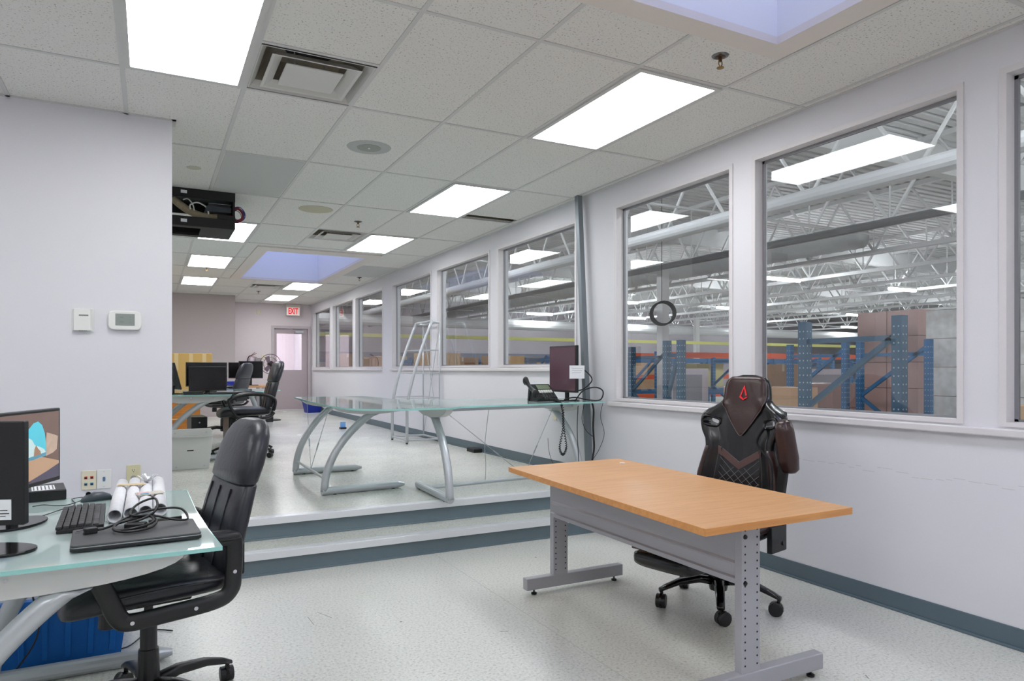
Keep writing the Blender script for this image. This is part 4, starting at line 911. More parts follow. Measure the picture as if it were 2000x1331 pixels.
hsP = [(-.105, -.12, .045), (-.105, -.09, .062), (-.105, -.02, .09), (-.105, .05, .125), (-.105, .075, .125)]
m = MB(); m.tube([Vector(p) for p in smoothpath(hsP, 5)], [.026, .028, .028, .026, .022, .018, .016, .015, .015, .015, .015, .015, .016, .018, .022, .026, .028, .028, .026, .024, .02], 12, flat=.9); m.done('handset', M_black, t, smooth=True)
m = MB(); m.bar((-.06, .08, .0), (-.06, .03, .085), .03, .02); m.done('foot', M_black, b)
# curly cord hangs over the front edge in a loop
def coilpath(ctrl, rad, turns):
    C = smoothpath(ctrl, 10); L = len(C); out = []; n = turns*8
    for i in range(n+1):
        f_ = i/n*(L-1); k = min(int(f_), L-2); c = C[k].lerp(C[k+1], f_-k); T_ = (C[k+1]-C[k]).normalized(); N = T_.orthogonal().normalized(); B = T_.cross(N); a = 2*math.pi*i/8
        out.append(c+(N*math.cos(a)+B*math.sin(a))*rad)
    return out
m = MB(); m.tube(coilpath([(-.10, -.12, .04), (-.07, -.28, .02), (-.06, -.42, .012), (-.055, -.475, -.03), (-.05, -.48, -.15), (-.08, -.48, -.27), (-.05, -.48, -.31), (-.02, -.48, -.27), (-.045, -.485, -.15), (-.05, -.47, -.02), (-.03, -.30, .012), (-.02, -.10, .02)], .007, 90), .0028, 5); m.done('handset_cord', M_black, t, smooth=True)
t, hs = monitor('dark monitor with a paper note taped to its side, turned upright on the L-shaped desk', 3.32, 5.34, LZ, R(92), .43, .42, .075, 'flat', .03, screen=mat('mauve_screen', (96, 70, 80), .08), bulk=.06)
m = MB(); m.box((-.2175, -.075, .20), (-.2165, .085, .315)); m.done('paper_note', M_paper, hs)
m = MB(); [m.box((-.218, -.06+.01*k, .29-.02*k), (-.2175, .06, .292-.02*k)) for k in range(3)]; m.done('note_writing', mat('print_grey', (110, 110, 112)), hs)
# cables by the post
for lb, pts, r_, mm in (('black cable loop curling beside the steel post behind the upright monitor', [(3.43, 5.26, 1.32), (3.46, 5.2, 1.30), (3.50, 5.15, 1.22), (3.45, 5.2, 1.14), (3.43, 5.28, 1.12)], .006, M_black),
        ('thick black cable loop on the right end of the L-shaped desk', [(3.36, 5.2, 1.04), (3.40, 5.15, 1.12), (3.48, 5.08, 1.155), (3.54, 5.04, 1.12), (3.52, 5.05, 1.045), (3.45, 5.12, 1.04), (3.38, 5.25, 1.06), (3.30, 5.3, 1.04)], .006, M_black),
        ('black cable bundle hanging down along the steel post', [(3.46, 5.1, 1.03), (3.475, 5.09, .95), (3.47, 5.09, .8), (3.48, 5.09, .62), (3.46, 5.09, .5), (3.45, 5.10, .306)], .009, M_black),
        ('thin dark wire dropping in an S curve right of the cable bundle', [(3.53, 5.02, 1.03), (3.50, 5.02, .9), (3.54, 5.02, .75), (3.49, 5.02, .62), (3.42, 5.05, .5), (3.34, 5.07, .4), (3.33, 5.1, .306)], .0025, M_blackm),
        ('thin black wire hanging straight left of the cable bundle', [(3.30, 5.07, 1.01), (3.29, 5.07, .8), (3.30, 5.07, .6), (3.32, 5.07, .306)], .004, M_blackm),
        ('thin black wire sagging below the right bracket of the L-shaped desk', [(3.36, 5.07, 1.0), (3.34, 5.07, .88), (3.38, 5.07, .78), (3.46, 5.08, .72)], .003, M_blackm),
        ('thin grey wire hanging from the middle of the L-shaped desk', [(2.75, 5.7, 1.01), (2.72, 5.7, .8), (2.70, 5.7, .6), (2.71, 5.7, .45), (2.705, 5.7, .306)], .003, M_silver),
        ('thin grey wire draped below the front of the L-shaped desk', [(2.92, 5.5, 1.01), (2.98, 5.48, .97), (3.05, 5.45, .965), (3.12, 5.42, .99), (3.19, 5.4, 1.01)], .003, M_silver),
        ('thin wire trailing to the floor under the phone', [(3.13, 5.3, .70), (3.15, 5.32, .6), (3.17, 5.3, .5), (3.24, 5.3, .40), (3.36, 5.3, .31)], .002, M_blackm)):
    o = MB().tube(smoothpath(pts, 6), r_, 6).done('hanging_cable', mm, smooth=True); tag(o, lb, 'cable')
# wall outlet low on the window wall, floor boxes
t = thing('power_outlet', 'small cream outlet low on the window wall under the phone', 'socket', (XW, 5.95, .86)); m = MB(); m.box((-.008, -.035, -.055), (0, .035, .055)); m.done('cover_plate', M_cream, t, bev=.002)
t = thing('floor_box', 'small black box on the upper floor against the baseboard', 'box', (3.53, 7.74, ZU)); m = MB(); m.box((-.06, -.11, 0), (.05, .11, .045)); m.done('box_body', M_blackm, t, bev=.006)
t = thing('floor_box', 'tiny blue and black gadget on the floor left of the metal shelf frame', 'box', (2.90, 11.75, ZU)); MB().box((-.05, -.05, 0), (.05, .05, .03)).done('box_body', M_black, t); MB().box((-.045, -.01, .03), (.045, .0, .12)).done('blue_screen', mat('pale_blue_panel', (120, 170, 226), .4), t)
# metal shelf frame
t = thing('shelf_frame', 'tall curved silver metal shelf frame without shelves by the window wall', 'shelf', (3.32, 9.3, ZU))
def curv(y0, y1, dz=0): return [(-.24+.36*max(0, (z-.45)/1.21)**1.4, y0+(y1-y0)*z/1.66, z) for z in [1.66*k/16+.0 for k in range(17)]]
for y0, y1 in ((-.34, -.34), (.30, .30)):
    m = MB(); m.tube([(p[0], p[1], p[2]+.02) for p in curv(y0, y1)], .021, 12); m.done('curved_post', M_silver, t, smooth=True)
    m = MB(); m.tube([(.235, y0, .02), (.225, y1, 1.64)], .010, 8); m.done('rear_post', M_silver, t, smooth=True)
    m = MB(); m.tube([(-.24, y0, .05), (.235, y0, .05)], .014, 8); m.done('base_tube', M_silver, t)
    m = MB(); m.tube([(.12, y1, 1.675), (.225, y1, 1.66)], .014, 8); m.done('top_tube', M_silver, t)
    MB().lathe([(.001, 0), (.014, 0), (.014, .02), (.001, .02)], c=(-.24, y0, 0)).done('glide', M_black, t)
MB().tube([(-.24, -.34, .05), (-.24, .30, .05)], .014, 8).done('base_tube', M_silver, t); MB().tube([(.235, -.34, .05), (.235, .30, .05)], .014, 8).done('base_tube', M_silver, t)
MB().tube([(.12, -.34, 1.68), (.12, .30, 1.68)], .014, 8).done('top_tube', M_silver, t); MB().tube([(.225, -.34, 1.66), (.225, .30, 1.66)], .012, 8).done('top_tube', M_silver, t)
for z in (.62, .96, 1.28):
    x = -.24+.36*max(0, (z-.45)/1.21)**1.4
    MB().tube([(x, -.34, z), (x, .30, z)], .006, 6).tube([(x, -.34, z), (.23, -.34, z)], .006, 6).tube([(x, .30, z), (.23, .30, z)], .006, 6).tube([(.23, .30, z), (.23, -.34, z)], .006, 6).done('shelf_rail', M_silver, t)
MB().tube([(.23, -.34, 1.62), (.235, .30, .06)], .005, 6).done('tension_cable', M_silver, t); MB().tube([(.23, .30, 1.62), (.235, -.34, .06)], .005, 6).done('tension_cable', M_silver, t)
# ---------------------------------------------------------------- HANGING RACK
t = thing('network_rack', 'open black network rack hanging from the ceiling beside the left wall', 'rack', (.0, 6.78, 1.278+HC))
X0, X1, D_, H_ = -.55, .69, .56, .337
m = MB(); m.box((X0, 0, H_-.085), (X1, .02, H_)).box((X0, 0, 0), (X1, .02, .085)).box((X1-.15, .0, .085), (X1, .02, .125)); m.done('front_frame', M_blackm, t, bev=.003)
MB().box((X1-.02, .02, 0), (X1, D_, H_)).done('side_panel', M_blackm, t, bev=.003); MB().box((X0, .02, 0), (X0+.02, D_, H_)).done('side_panel', M_blackm, t)
m = MB(); m.box((X0, .02, 0), (X1-.02, .10, .02)).box((X0, D_-.10, 0), (X1-.02, D_, .02)).box((X1-.28, .10, 0), (X1-.02, D_-.1, .02)); m.done('bottom_frame', M_blackm, t)
MB().box((X0, .02, H_-.02), (X1-.02, D_, H_)).done('top_panel', M_blackm, t)
MB().box((X0, D_-.02, .02), (X1-.02, D_, .10)).box((X0, D_-.02, H_-.12), (X1-.02, D_, H_-.02)).done('rear_frame', M_blackm, t)
m = MB(); m.box((X1-.24, .04, .155), (X1-.03, .35, .205)); dv = m.done('network_switch', mat('slate_device', (50, 58, 66), .4), t, bev=.003)
m = MB(); m.box((X1-.22, .05, .23), (X1-.03, .30, .232)); m.done('metal_bracket', M_silver, t)
for q, (x, z, w2) in enumerate(((.24, .30, .05), (.24, .045, .05))):
    m = MB(); m.box((x, -.002, z-.014), (x+w2, 0, z+.014)); m.done('white_label', M_paper, t)
m = MB(); m.tube(smoothpath([(.18, .12, .26), (.22, .12, .22), (.30, .12, .165), (.38, .12, .13), (.47, .12, .115), (.55, .12, .12)], 5), .034, 10); m.done('cable_bundle', mat('beige_cables', (176, 164, 136), .7, var=.25, vscale=50), t, smooth=True)
m = MB(); m.tube(smoothpath([(.26, .06, .24), (.30, .05, .25), (.34, .05, .20), (.35, .05, .15)], 5), .006, 6).tube(smoothpath([(.32, .05, .16), (.32, .05, .20), (.38, .05, .225), (.45, .05, .19), (.47, .05, .13)], 5), .007, 6); m.done('white_cables', M_white, t, smooth=True)
m = MB(); random.seed(2)
for k in range(7):
    c = (X1+.02+.012*random.random(), .12+.05*k/7, .15+.02*random.random()); r_ = .05+.022*random.random()
    m.tube([(c[0]+r_*math.cos(a)*.9, c[1]+.01*math.sin(3*a), c[2]+r_*math.sin(a)) for a in [2*math.pi*q/20 for q in range(20)]], .0035, 5, closed=True)
m.done('red_cables', mat('red_cable', (140, 34, 40), .5), t, smooth=True)
m = MB()
for k in range(6):
    c = (X1+.035+.012*random.random(), .13+.05*k/7, .16+.02*random.random()); r_ = .05+.022*random.random()
    m.tube([(c[0]+r_*math.cos(a)*.9, c[1]+.01*math.sin(3*a), c[2]+r_*math.sin(a)) for a in [2*math.pi*q/20 for q in range(20)]], .0035, 5, closed=True)
m.done('blue_cables', mat('blue_cable', (36, 50, 120), .5), t, smooth=True)
# ---------------------------------------------------------------- FAR THINGS
FZ = ZU+.736
t = thing('metal_panel', 'pale grey metal cover panel standing on the upper floor behind the left wall corner', 'panel', (.30, 7.72, ZU), R(4))
m = MB(); m.prism([(-.34, 0), (.235, 0), (.27, .30), (.265, .39), (.25, .41), (-.34, .405)], -.012, .012, Matrix.Rotation(R(90), 4, 'X') @ Matrix.Identity(4)); b = m.done('sheet', mat('pale_grey_sheet', (206, 208, 204), .4), t, bev=.004)
m = MB(); m.box((-.34, -.05, .325), (.262, -.010, .335)); m.done('fold', mat('pale_grey_sheet', (206, 208, 204)), b)
for x, z in ((-.08, .37), (.21, .37), (-.07, .03), (.19, .03)): MB().cyl((x, -.016, z), (x, -.011, z), .009, 10).done('rivet', M_silver, b)
MB().box((.03, -.0135, .185), (.09, -.012, .195)).done('badge', M_dot, b)
a, _ = monitor('wide black monitor back in front on the far glass desk', .585, 8.62, FZ, R(185), .40, .28, .03, 'flat', bulk=.02)
a, _ = monitor('black monitor behind the front one on the far glass desk', .62, 9.35, FZ, R(180), .47, .30, .065, 'flat')
a, _ = monitor('monitor seen edge-on and tilted at the left of the far glass desk', .27, 8.75, FZ, R(-80), .42, .31, .05, 'oval', tilt=R(14))
o = MB().prism([(-.19, -.08), (.20, -.08), (.20, .06), (-.19, .06)], 0, .022).done('keyboard', M_black, loc=(.76, 8.40, FZ-.0005), bev=.006); tag(o, 'black keyboard on the front right corner of the far glass desk', 'keyboard'); o.rotation_euler = (0, 0, R(5))
o = MB().box((-.10, -.1, 0), (.10, .1, .035)).done('black_case', M_black, loc=(.42, 8.38, FZ-.0005), bev=.006); tag(o, 'flat black case between the tilted monitor and the far keyboard', 'case')
m = MB(); random.seed(5)
for k in range(8): m.tube(smoothpath([(random.uniform(-.14, .1), random.uniform(-.1, .1), .006), (random.uniform(-.14, .1), random.uniform(-.1, .1), random.uniform(.03, .12)), (random.uniform(-.14, .1), random.uniform(-.1, .1), random.uniform(.03, .2)), (random.uniform(-.14, .1), random.uniform(-.1, .1), .006)], 5), .005, 5)
o = m.done('cable_tangle', M_blackm, loc=(.08, 9.15, FZ)); tag(o, 'tangle of black cables at the left end of the far glass desk', 'cable', kind='stuff')
for lb, x, y in (('black computer tower under the far glass desk, left one', .52, 9.5), ('black computer tower under the far glass desk, right one', .98, 9.9)):
    t = thing('computer_tower', lb, 'computer', (x, y, ZU), R(4)); m = MB(); m.box((-.09, -.22, .015), (.09, .22, .43)); b = m.done('case', M_black, t, bev=.005)
    MB().box((-.08, -.228, .03), (.08, -.22, .42)).done('front_panel', M_gloss, b, bev=.003); MB().cyl((0, -.23, .36), (0, -.227, .36), .01, 10).done('power_button', M_silver, b)
    for fx in (-.07, .07): MB().box((fx-.015, -.2, 0), (fx+.015, .2, .015)).done('foot', M_blackm, t)
# cardboard boxes and cabinet behind
t = thing('cardboard_box', 'large taped brown cardboard box behind the far black monitors', 'box', (.50, 12.9, ZU+.60)); m = MB(); m.box((-.42, -.3, 0), (.42, .3, .68)); b = m.done('carton', mat('ochre_cardboard', (196, 160, 92), .8, var=.06, vscale=5), t, bev=.006)
m = MB(); [m.box((x-.03, -.303, .40), (x+.03, -.30, .68)) for x in (-.12, .1, .3)]; m.done('tape', M_tape if 'packing_tape' in MATS and False else mat('shiny_tape', (214, 190, 140), .2), b)
t = thing('wooden_cabinet', 'orange-brown wooden cabinet on the floor beneath the large cardboard box', 'cabinet', (.40, 12.9, ZU)); m = MB(); m.box((-.34, -.26, 0), (.34, .26, .60)); b = m.done('carcass', wood('orange_wood', (196, 126, 52), (176, 106, 38)), t, bev=.004)
MB().box((-.33, -.275, .18), (.33, -.26, .20)).done('drawer_lip', mat('light_lip', (220, 190, 130), .4), b)
t = thing('office_table', 'small beech topped table against the far wall carrying two monitors', 'table', (1.6, 12.9, ZU)); m = MB(); m.box((-.48, -.38, .70), (.20, .5, .735)); m.done('table_top', M_wood, t, bev=.003)
for x, y in ((-.42, -.3), (.14, -.3), (-.42, .42), (.14, .42)): MB().box((x-.025, y-.025, 0), (x+.025, y+.025, .70)).done('leg', M_greymet, t)
TZ = ZU+.736
monitor('black monitor back turned to us on the small far beech table', 1.55, 12.75, TZ, R(184), .40, .30, .12, 'flat')
monitor('second black monitor half behind the other on the small far beech table', 1.40, 12.98, TZ, R(172), .38, .28, .12, 'flat')
o = MB().box((-.10, -.08, 0), (.10, .08, .035)).box((-.08, -.06, .035), (.05, .05, .075)).done('desk_scanner', M_navy, loc=(1.24, 12.66, TZ), bev=.01); tag(o, 'small blue and black device on the left corner of the small beech table', 'device')
t = thing('computer_tower', 'black computer tower on the floor right of the far office chair', 'computer', (1.90, 13.6, ZU)); m = MB(); m.box((-.17, -.22, .04), (.12, .22, .60)); b = m.done('case', M_black, t, bev=.006); MB().box((-.10, -.223, .56), (.02, -.22, .575)).done('power_light', mat('blue_led', (140, 200, 255), .3, emis=2), b)
MB().box((-.6, -.2, .0), (.12, .2, .04)).done('plinth', M_white, t, bev=.004)
o = MB().lathe([(.001, 0), (.12, 0), (.12, .02), (.04, .03), (.001, .03)]).done('stand_foot', M_black, loc=(2.12, 13.9, ZU)); bpy.data.objects.remove(o)
# fan
t = thing('pedestal_fan', 'pedestal fan with round wire cage behind the far office chair', 'fan', (2.12, 14.4, ZU), R(-14))
MB().lathe([(.001, 0), (.20, 0), (.19, .02), (.05, .035), (.02, .05), (.001, .05)]).done('base', M_black, t); MB().cyl((0, 0, .04), (0, 0, 1.08), .014, 10).done('pole', M_black, t)
m = MB(); m.lathe([(.001, -.09), (.05, -.08), (.06, -.02), (.06, .05), (.001, .06)], M=Matrix.Rotation(R(90), 4, 'X'), c=(0, .06, 1.12)); hd = m.done('motor', M_black, t)
m = MB()
for y in (-.07, .01):
    for r_ in (.06, .13, .195): m.tube([(r_*math.cos(a), y if r_ < .19 else -.03, 1.12+r_*math.sin(a)) for a in [2*math.pi*k/28 for k in range(28)]], .003 if r_ < .19 else .006, 5, closed=True)
    for k in range(22): a = 2*math.pi*k/22; m.tube([(.03*math.cos(a), y, 1.12+.03*math.sin(a)), (.15*math.cos(a), y*1.0, 1.12+.15*math.sin(a)), (.195*math.cos(a), -.03, 1.12+.195*math.sin(a))], .0012, 3)
m.done('wire_cage', mat('maroon_wire', (96, 60, 66), .4, .3), hd)
for k in range(3):
    a = 2*math.pi*k/3; m = MB(); vs = [(.03, -.02), (.15, -.06), (.17, .03), (.05, .04)]
    m.prism([(x*math.cos(a)-z*math.sin(a), x*math.sin(a)+z*math.cos(a)) for x, z in vs], .028, .032, Matrix.Translation((0, 0, 1.12)) @ Matrix.Rotation(R(90), 4, 'X')); m.done('blade', mat('smoky_blade', (120, 110, 120), .3), hd)
# extinguisher, wall bits
t = thing('fire_extinguisher', 'fire extinguisher with black hose hanging on the far wall above the monitors', 'fire extinguisher', (2.16, 17.70, 1.30))
MB().lathe([(.001, 0), (.055, .0), (.06, .02), (.06, .26), (.045, .30), (.02, .32), (.001, .32)], c=(0, 0, 0)).done('cylinder', mat('pale_extinguisher', (206, 190, 200), .3), t, smooth=True)
m = MB(); m.bar((-.02, -.01, .33), (.12, -.03, .40), .02, .012).bar((0, -.01, .32), (.13, -.03, .30), .02, .012).bar((-.02, 0, .33), (.08, 0, .42), .015, .012); m.done('handle', M_red if False else mat('dark_red', (110, 30, 40), .4), t)
MB().tube(smoothpath([(0, -.02, .34), (-.06, -.05, .32), (-.10, -.06, .2), (-.09, -.06, .06)], 6), .012, 8).done('hose', M_black, t, smooth=True)
t = thing('wall_box', 'small grey box on the far wall right of the fire extinguisher', 'box', (2.33, 17.8, 1.50)); MB().box((-.07, -.06, -.1), (.07, 0, .09)).done('box_body', mat('grey_box', (150, 144, 146), .5), t, bev=.004)
t = thing('wall_sensor', 'small cream sensor on the far wall left of the EXIT sign', 'sensor', (2.34, 17.8, 2.71)); MB().box((-.04, -.02, -.055), (.04, 0, .055)).done('cover_plate', M_cream, t, bev=.004)
t = thing('light_switch', 'cream light switch on the far wall left of the door', 'switch', (2.45, 17.8, 1.62)); MB().box((-.04, -.01, -.06), (.04, 0, .06)).done('cover_plate', M_cream, t, bev=.003); MB().box((-.008, -.018, -.014), (.008, -.01, .014)).done('toggle', M_white, t)
t = thing('recycling_bin', 'dark blue recycling bin on the floor by the far door', 'bin', (3.38, 16.6, ZU), R(8)); m = MB(); m.loft([ringp(.15, .12, 0), ringp(.20, .16, .30), ringp(.19, .15, .30), ringp(.14, .11, .012)]); b = m.done('shell', M_navy, t); MB().box((-.215, -.175, .27), (.215, -.155, .30)).box((-.215, .155, .27), (.215, .175, .30)).done('rim', M_navy, b, bev=.004)
o = MB().box((2.71, 17.80, ZU), (3.50, 17.835, ZU+.018)).done('trim_51', mat('threshold', (225, 220, 224), .5, emis=.0)); struct(o)
# ================================================================== WAREHOUSE CONTENTS
# spiral duct
m = MB(); pts = [(12.0, 8.6, HC+2.55), (12.0, 14, HC+2.55), (12.0, 22, HC+2.55), (12.0, 30, HC+2.55)]
d = thing('ventilation_duct', 'long round silver spiral duct hanging under the warehouse roof', 'duct', (12.0, 8.6, HC+2.55))
m.tube([(0, 0, 0), (0, 21.5, 0)], .24, 20); m.done('duct_body', mat('galvanised_duct', (196, 198, 198), .5), d, smooth=True)
m = MB()
for k in range(70): m.tube([(.243*math.cos(a_), .15+k*.3, .243*math.sin(a_)) for a_ in [2*math.pi*q/16 for q in range(16)]], .008, 4, closed=True)
m.done('seams', mat('galvanised_duct', (196, 198, 198)), d)
# strip lights
def striplight(x, y, label):
    t = thing('strip_light', label, 'light', (x, y, HC+2.2), group='strip lights hanging in the warehouse')
    m = MB(); m.box((-.6, -.03, .05), (.6, .03, .10)); m.done('housing', M_white, t)
    m = MB(); m.tube([(-.58, 0, .01), (.58, 0, .01)], .036, 8); m.done('lamp_tube', M_wlamp, t)
    m = MB(); m.tube([(-.4, 0, .1), (-.4, 0, 1.1)], .006, 4).tube([(.4, 0, .1), (.4, 0, 1.1)], .006, 4); m.done('hanger', M_silver, t)
    return t
sl = striplight(13.8, 12.0, 'hanging warehouse strip light nearest the tall office window beside the steel post')
LB = {0: 'first', 1: 'second', 2: 'third', 3: 'fourth', 4: 'fifth'}
for a, x in enumerate((13.8, 18.5, 25.5, 32.5)):
    for b, y in enumerate((3.0, 12.0, 18.5, 24.0, 30.0)):
        if (a, b) == (0, 1): continue
        dup(sl, (x, y, HC+2.2), 0, 'white warehouse strip light, %s lamp of the %s row behind the windows' % (LB[b], LB[a]))
for x, y, lb in ((8.8, 1.5, 'added unseen strip light near the warehouse wall, right of the big windows'), (7.5, -4.0, 'rearmost added strip light near the office wall, unseen'), (12.0, -2.0, 'added unseen strip light right of the first rows')): dup(sl, (x, y, HC+2.2), 0, lb)  # out-of-view lamps added to brighten the near part of the warehouse
for k, y in enumerate((3.0, 8.0, 13.0, 18.0, 23.0)): dup(sl, (5.1, y, HC+2.75), R(90), 'added unseen strip light high above the office windows, %s one along the wall' % LB[k])  # added row, hidden above the window heads, to light the near roof deck
# pallet racks
M_rkd = mat('rack_slate_blue', (62, 92, 116), .45, .1); M_rkb = mat('rack_blue', (44, 104, 152), .45, .1); M_rko = mat('rack_orange', (222, 92, 52), .5)
M_hole = mat('rack_hole', (170, 182, 190), .6)
def frame_parts(t, m_up, x, y, depth, h, axis='y', pw=.085, hang=False):
    """one upright frame: two posts + bracing, depth along axis"""
    dx, dy = (0, depth) if axis == 'y' else (depth, 0)
    for k in (0, 1):
        m = MB(); px, py = x+dx*k, y+dy*k; m.box((px-pw/2, py-pw/2, 0), (px+pw/2, py+pw/2, h)); u = m.done('upright', m_up, t)
        m = MB(); z = .12
        while z < h-.05:
            for s_ in (-.022, .022): m.box((px-pw/2-.002, py+s_-.006, z), (px-pw/2, py+s_+.006, z+.014)).box((px+s_-.006, py-pw/2-.002, z), (px+s_+.006, py-pw/2, z+.014))
            z += .075
        m.done('slots', M_hole, u)
    m = MB(); zs = [.15]; 
    while zs[-1] < h-.9: zs.append(zs[-1]+.75)
    for i, z in enumerate(z_ for z_ in zs if z_+.75 <= h+.05):
        a, b = ((x, y, z), (x+dx, y+dy, z+.75)) if i % 2 == 0 else ((x+dx, y+dy, z), (x, y, z+.75))
        m.bar(a, b, .04, .05)
    m.bar((x, y, .15), (x+dx, y+dy, .15), .04, .05).bar((x, y, h-.2), (x+dx, y+dy, h-.2), .04, .05)
    m.done('brace', m_up, t)
def rack(label, x, y, n, bay, depth, h, beams, m_up, axis='x', pw=.085):
    """row of bays running along axis; beams = [(z, material)]"""
    t = thing('pallet_rack', label, 'rack', (x, y, 0))
    for k in range(n+1):
        if axis == 'x': frame_parts(t, m_up, k*bay, 0, depth, h, 'y', pw)
        else: frame_parts(t, m_up, 0, k*bay, depth, h, 'x', pw)
    for k in range(n):
        for z, mm in beams:
            for s_ in (0, depth):
                m = MB()
                if axis == 'x': m.box((k*bay+.04, s_-.025, z), ((k+1)*bay-.04, s_+.025, z+.11))
                else: m.box((s_-.025, k*bay+.04, z), (s_+.025, (k+1)*bay-.04, z+.11))
                m.done('beam', mm, t)
    return t
def wframe(label, x, y, depth, h, m_up, pw):
    t = thing('rack_frame', label, 'rack', (x, y, 0)); frame_parts(t, m_up, 0, 0, depth, h, 'y', pw); return t
wframe('slate blue rack frame with diagonal brace, nearest behind the window beside the gaming chair', 6.0, 3.92, 1.02, 1.80, M_rkd, .095)
wframe('blue rack frame standing behind the nearest slate blue frame, on its left side', 9.6, 7.15, 1.05, 1.73, M_rkb, .085)
wframe('blue rack frame standing behind the nearest slate blue frame, on its right side', 9.6, 5.85, 1.05, 1.73, M_rkb, .085)
wframe('dark slate rack frame seen through the narrow window left of the gaming chair', 6.2, 7.05, .28, 1.70, M_rkd, .085)
wframe('dark slate rack frame next to the white column in the narrow window', 8.0, 9.45, 1.0, 1.73, M_rkd, .1)
rack('long blue rack row with orange top beams behind the big windows', 10.2, 12.4, 3, 2.7, 1.05, 1.72, [(.72, M_rkb), (1.60, M_rko)], M_rkb)
rack('blue rack row with blue top beams behind the orange beamed row', 8.6, 14.6, 4, 2.6, 1.05, 1.62, [(.55, M_rko), (1.05, M_rko), (1.50, M_rkb)], M_rkb)
rack('farthest blue rack row at the warehouse end wall', 5.0, 26.5, 6, 2.7, 1.0, 1.75, [(.9, M_rkb), (1.6, M_rkb)], M_rkb)
rack('blue rack row near the end wall with low blue shelves', 7.0, 20.0, 4, 2.7, 1.0, 1.66, [(.8, M_rkb), (1.5, M_rkb)], M_rkb)
# cartons and pallets
M_card = mat('cardboard', (200, 168, 134), .8, var=.06, vscale=8); M_card2 = mat('brown_cardboard', (178, 140, 108), .8, var=.06, vscale=6)
M_wrap = mat('stretch_wrapped_cartons', (232, 226, 220), .18, bump=1.0, bscale=14, var=.4, vscale=9, coat=.8)
M_wrapp = mat('pink_wrapped_cartons', (196, 162, 156), .2, bump=.8, bscale=9, var=.15, vscale=3, coat=.6)
M_tape = mat('packing_tape', (214, 196, 168), .3)
def carton(label, x, y, z, sx, sy, sz, mm=None, group=None, rz=0):
    t = thing('cardboard_box', label, 'box', (x, y, z), rz, group)
    m = MB(); m.box((-sx/2, -sy/2, 0), (sx/2, sy/2, sz)); m.done('carton', mm or M_card, t, bev=.004)
    m = MB(); m.box((-.03, -sy/2-.002, sz-.12), (.03, -sy/2, sz)).box((-.03, -sy/2, sz), (.03, sy/2, sz+.002)); m.done('tape', M_tape, t)
    return t
def palletload(label, x, y, sx, sy, h, mm):
    t = thing('wrapped_pallet', label, 'pallet', (x, y, 0))
    m = MB()
    for k in range(7): m.box((-sx/2, -sy/2+k*(sy-.1)/6, .11), (sx/2, -sy/2+k*(sy-.1)/6+.09, .13))
    for k in (-1, 0, 1): m.box((k*(sx/2-.06)-.05, -sy/2, 0), (k*(sx/2-.06)+.05, sy/2, .11))
    m.done('pallet', M_card2, t)
    m = MB(); z = .13; nh = max(2, round((h-.13)/.4)); dz = (h-.13)/nh
    for q in range(nh):
        for i in (0, 1):
            for j in (0, 1): m.box((-sx/2+i*sx/2+.004, -sy/2+j*sy/2+.004, z+.003), (i*sx/2-.004, j*sy/2-.004, z+dz-.003))
        z += dz
    ld = m.done('load', mm, t, bev=.008)
    return t
palletload('tall pinkish wrapped pallet load behind the blue frames', 11.6, 7.45, 1.1, 1.1, 2.3, M_wrapp)
palletload('tall shrink wrapped pallet of cartons right behind the nearest rack frame', 10.4, 5.5, 1.1, 1.1, 2.15, M_wrap)
palletload('tall shrink wrapped pallet of cartons seen at the right edge of the big window', 10.2, 4.2, 1.1, 1.15, 2.2, M_wrap)
palletload('low wrapped pallet load on the warehouse floor behind the crossed braces', 11.8, 9.2, 1.1, 1.1, 1.05, M_wrapp)
carton('open cardboard box low in the right corner of the big window', 6.9, 3.1, 0, .6, .5, 1.0, M_card)
carton('pale cardboard box beside the gaming chair head, left of the slate frame', 7.4, 7.0, 0, .5, .5, 1.07)
carton('brown cardboard box touching the slate frame in the big window', 7.4, 6.35, 0, .5, .5, 1.08, M_card2)
carton('large brown printed carton behind the narrow window on its right side', 9.95, 9.05, 0, 1.0, .8, 1.40, M_card2)
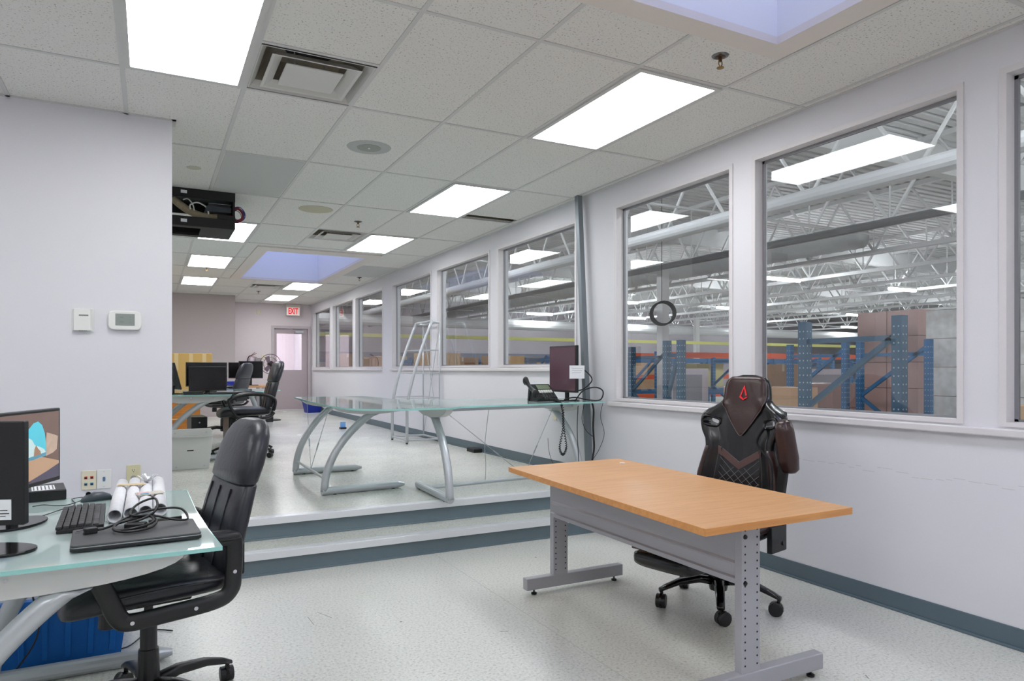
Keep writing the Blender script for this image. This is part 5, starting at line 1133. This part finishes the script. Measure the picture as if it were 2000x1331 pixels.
carton('yellowish carton behind the white door units', 13.0, 14.05, .86, .9, .8, .6, mat('yellow_cardboard', (196, 188, 138), .8))
# white cabinet doors / refrigerator-like white units with openings
def whiteunit(label, x, y, sx, h):
    t = thing('white_cabinet', label, 'cabinet', (x, y, 0), R(-30), 'white cabinets in the warehouse')
    m = MB(); m.box((-sx/2, -.3, 0), (sx/2, .3, h)); m.done('body', mat('pinkish_white_panel', (222, 212, 222), .5), t)
    m = MB(); m.box((-sx/2+.12, -.315, .15), (sx/2-.12, -.30, h-.12)); m.done('door', mat('grey_door_panel', (160, 158, 168), .4), t)
    return t
whiteunit('tall white cabinet with a grey door seen through the narrow window', 9.4, 10.6, .8, 1.33)
whiteunit('white cabinet with a grey door standing behind the white column', 12.2, 11.2, .7, 1.3)
whiteunit('white cabinet with a grey door behind the orange beams in the big window', 13.0, 10.3, .9, 1.32)
for k, (x, y, h) in enumerate(((5.2, 17.4, 1.62), (6.9, 17.6, 1.75), (7.9, 18.6, 1.66), (9.4, 18.6, 1.72), (5.6, 22.5, 1.82), (7.6, 24, 1.78), (9.2, 23.2, 1.85), (11, 18.0, 1.65), (12.6, 17.6, 1.72), (14.4, 18.4, 1.7))):
    carton('brown carton far in the warehouse, %s from the left' % ('first','second','third','fourth','fifth','sixth','seventh','eighth','ninth','tenth')[k], x, y, 0, 1.0, .9, h, M_card if k % 2 else M_card2, 'cartons far in the warehouse')
# cable coils hanging from joists
for k, (x, y, z, r_) in enumerate(((8.0, 9.6, HC+.98, .2), (7.9, 11.6, HC+1.6, .24))):
    m = MB()
    for q in range(3): m.tube([(r_*math.cos(a_)+.02*q, 0, r_*math.sin(a_)+.01*q) for a_ in [2*math.pi*i/24 for i in range(24)]], .016, 6, closed=True)
    m.tube([(0, 0, r_), (0, 0, 4.7-z)], .006, 4)
    o = m.done('cable_coil', M_blackm, loc=(x, y, z), smooth=True); tag(o, ('black cable coil hanging behind the narrow window', 'black cable coil hanging behind the window beside the steel post')[k], 'cable'); o.rotation_euler = (0, 0, R(-40))
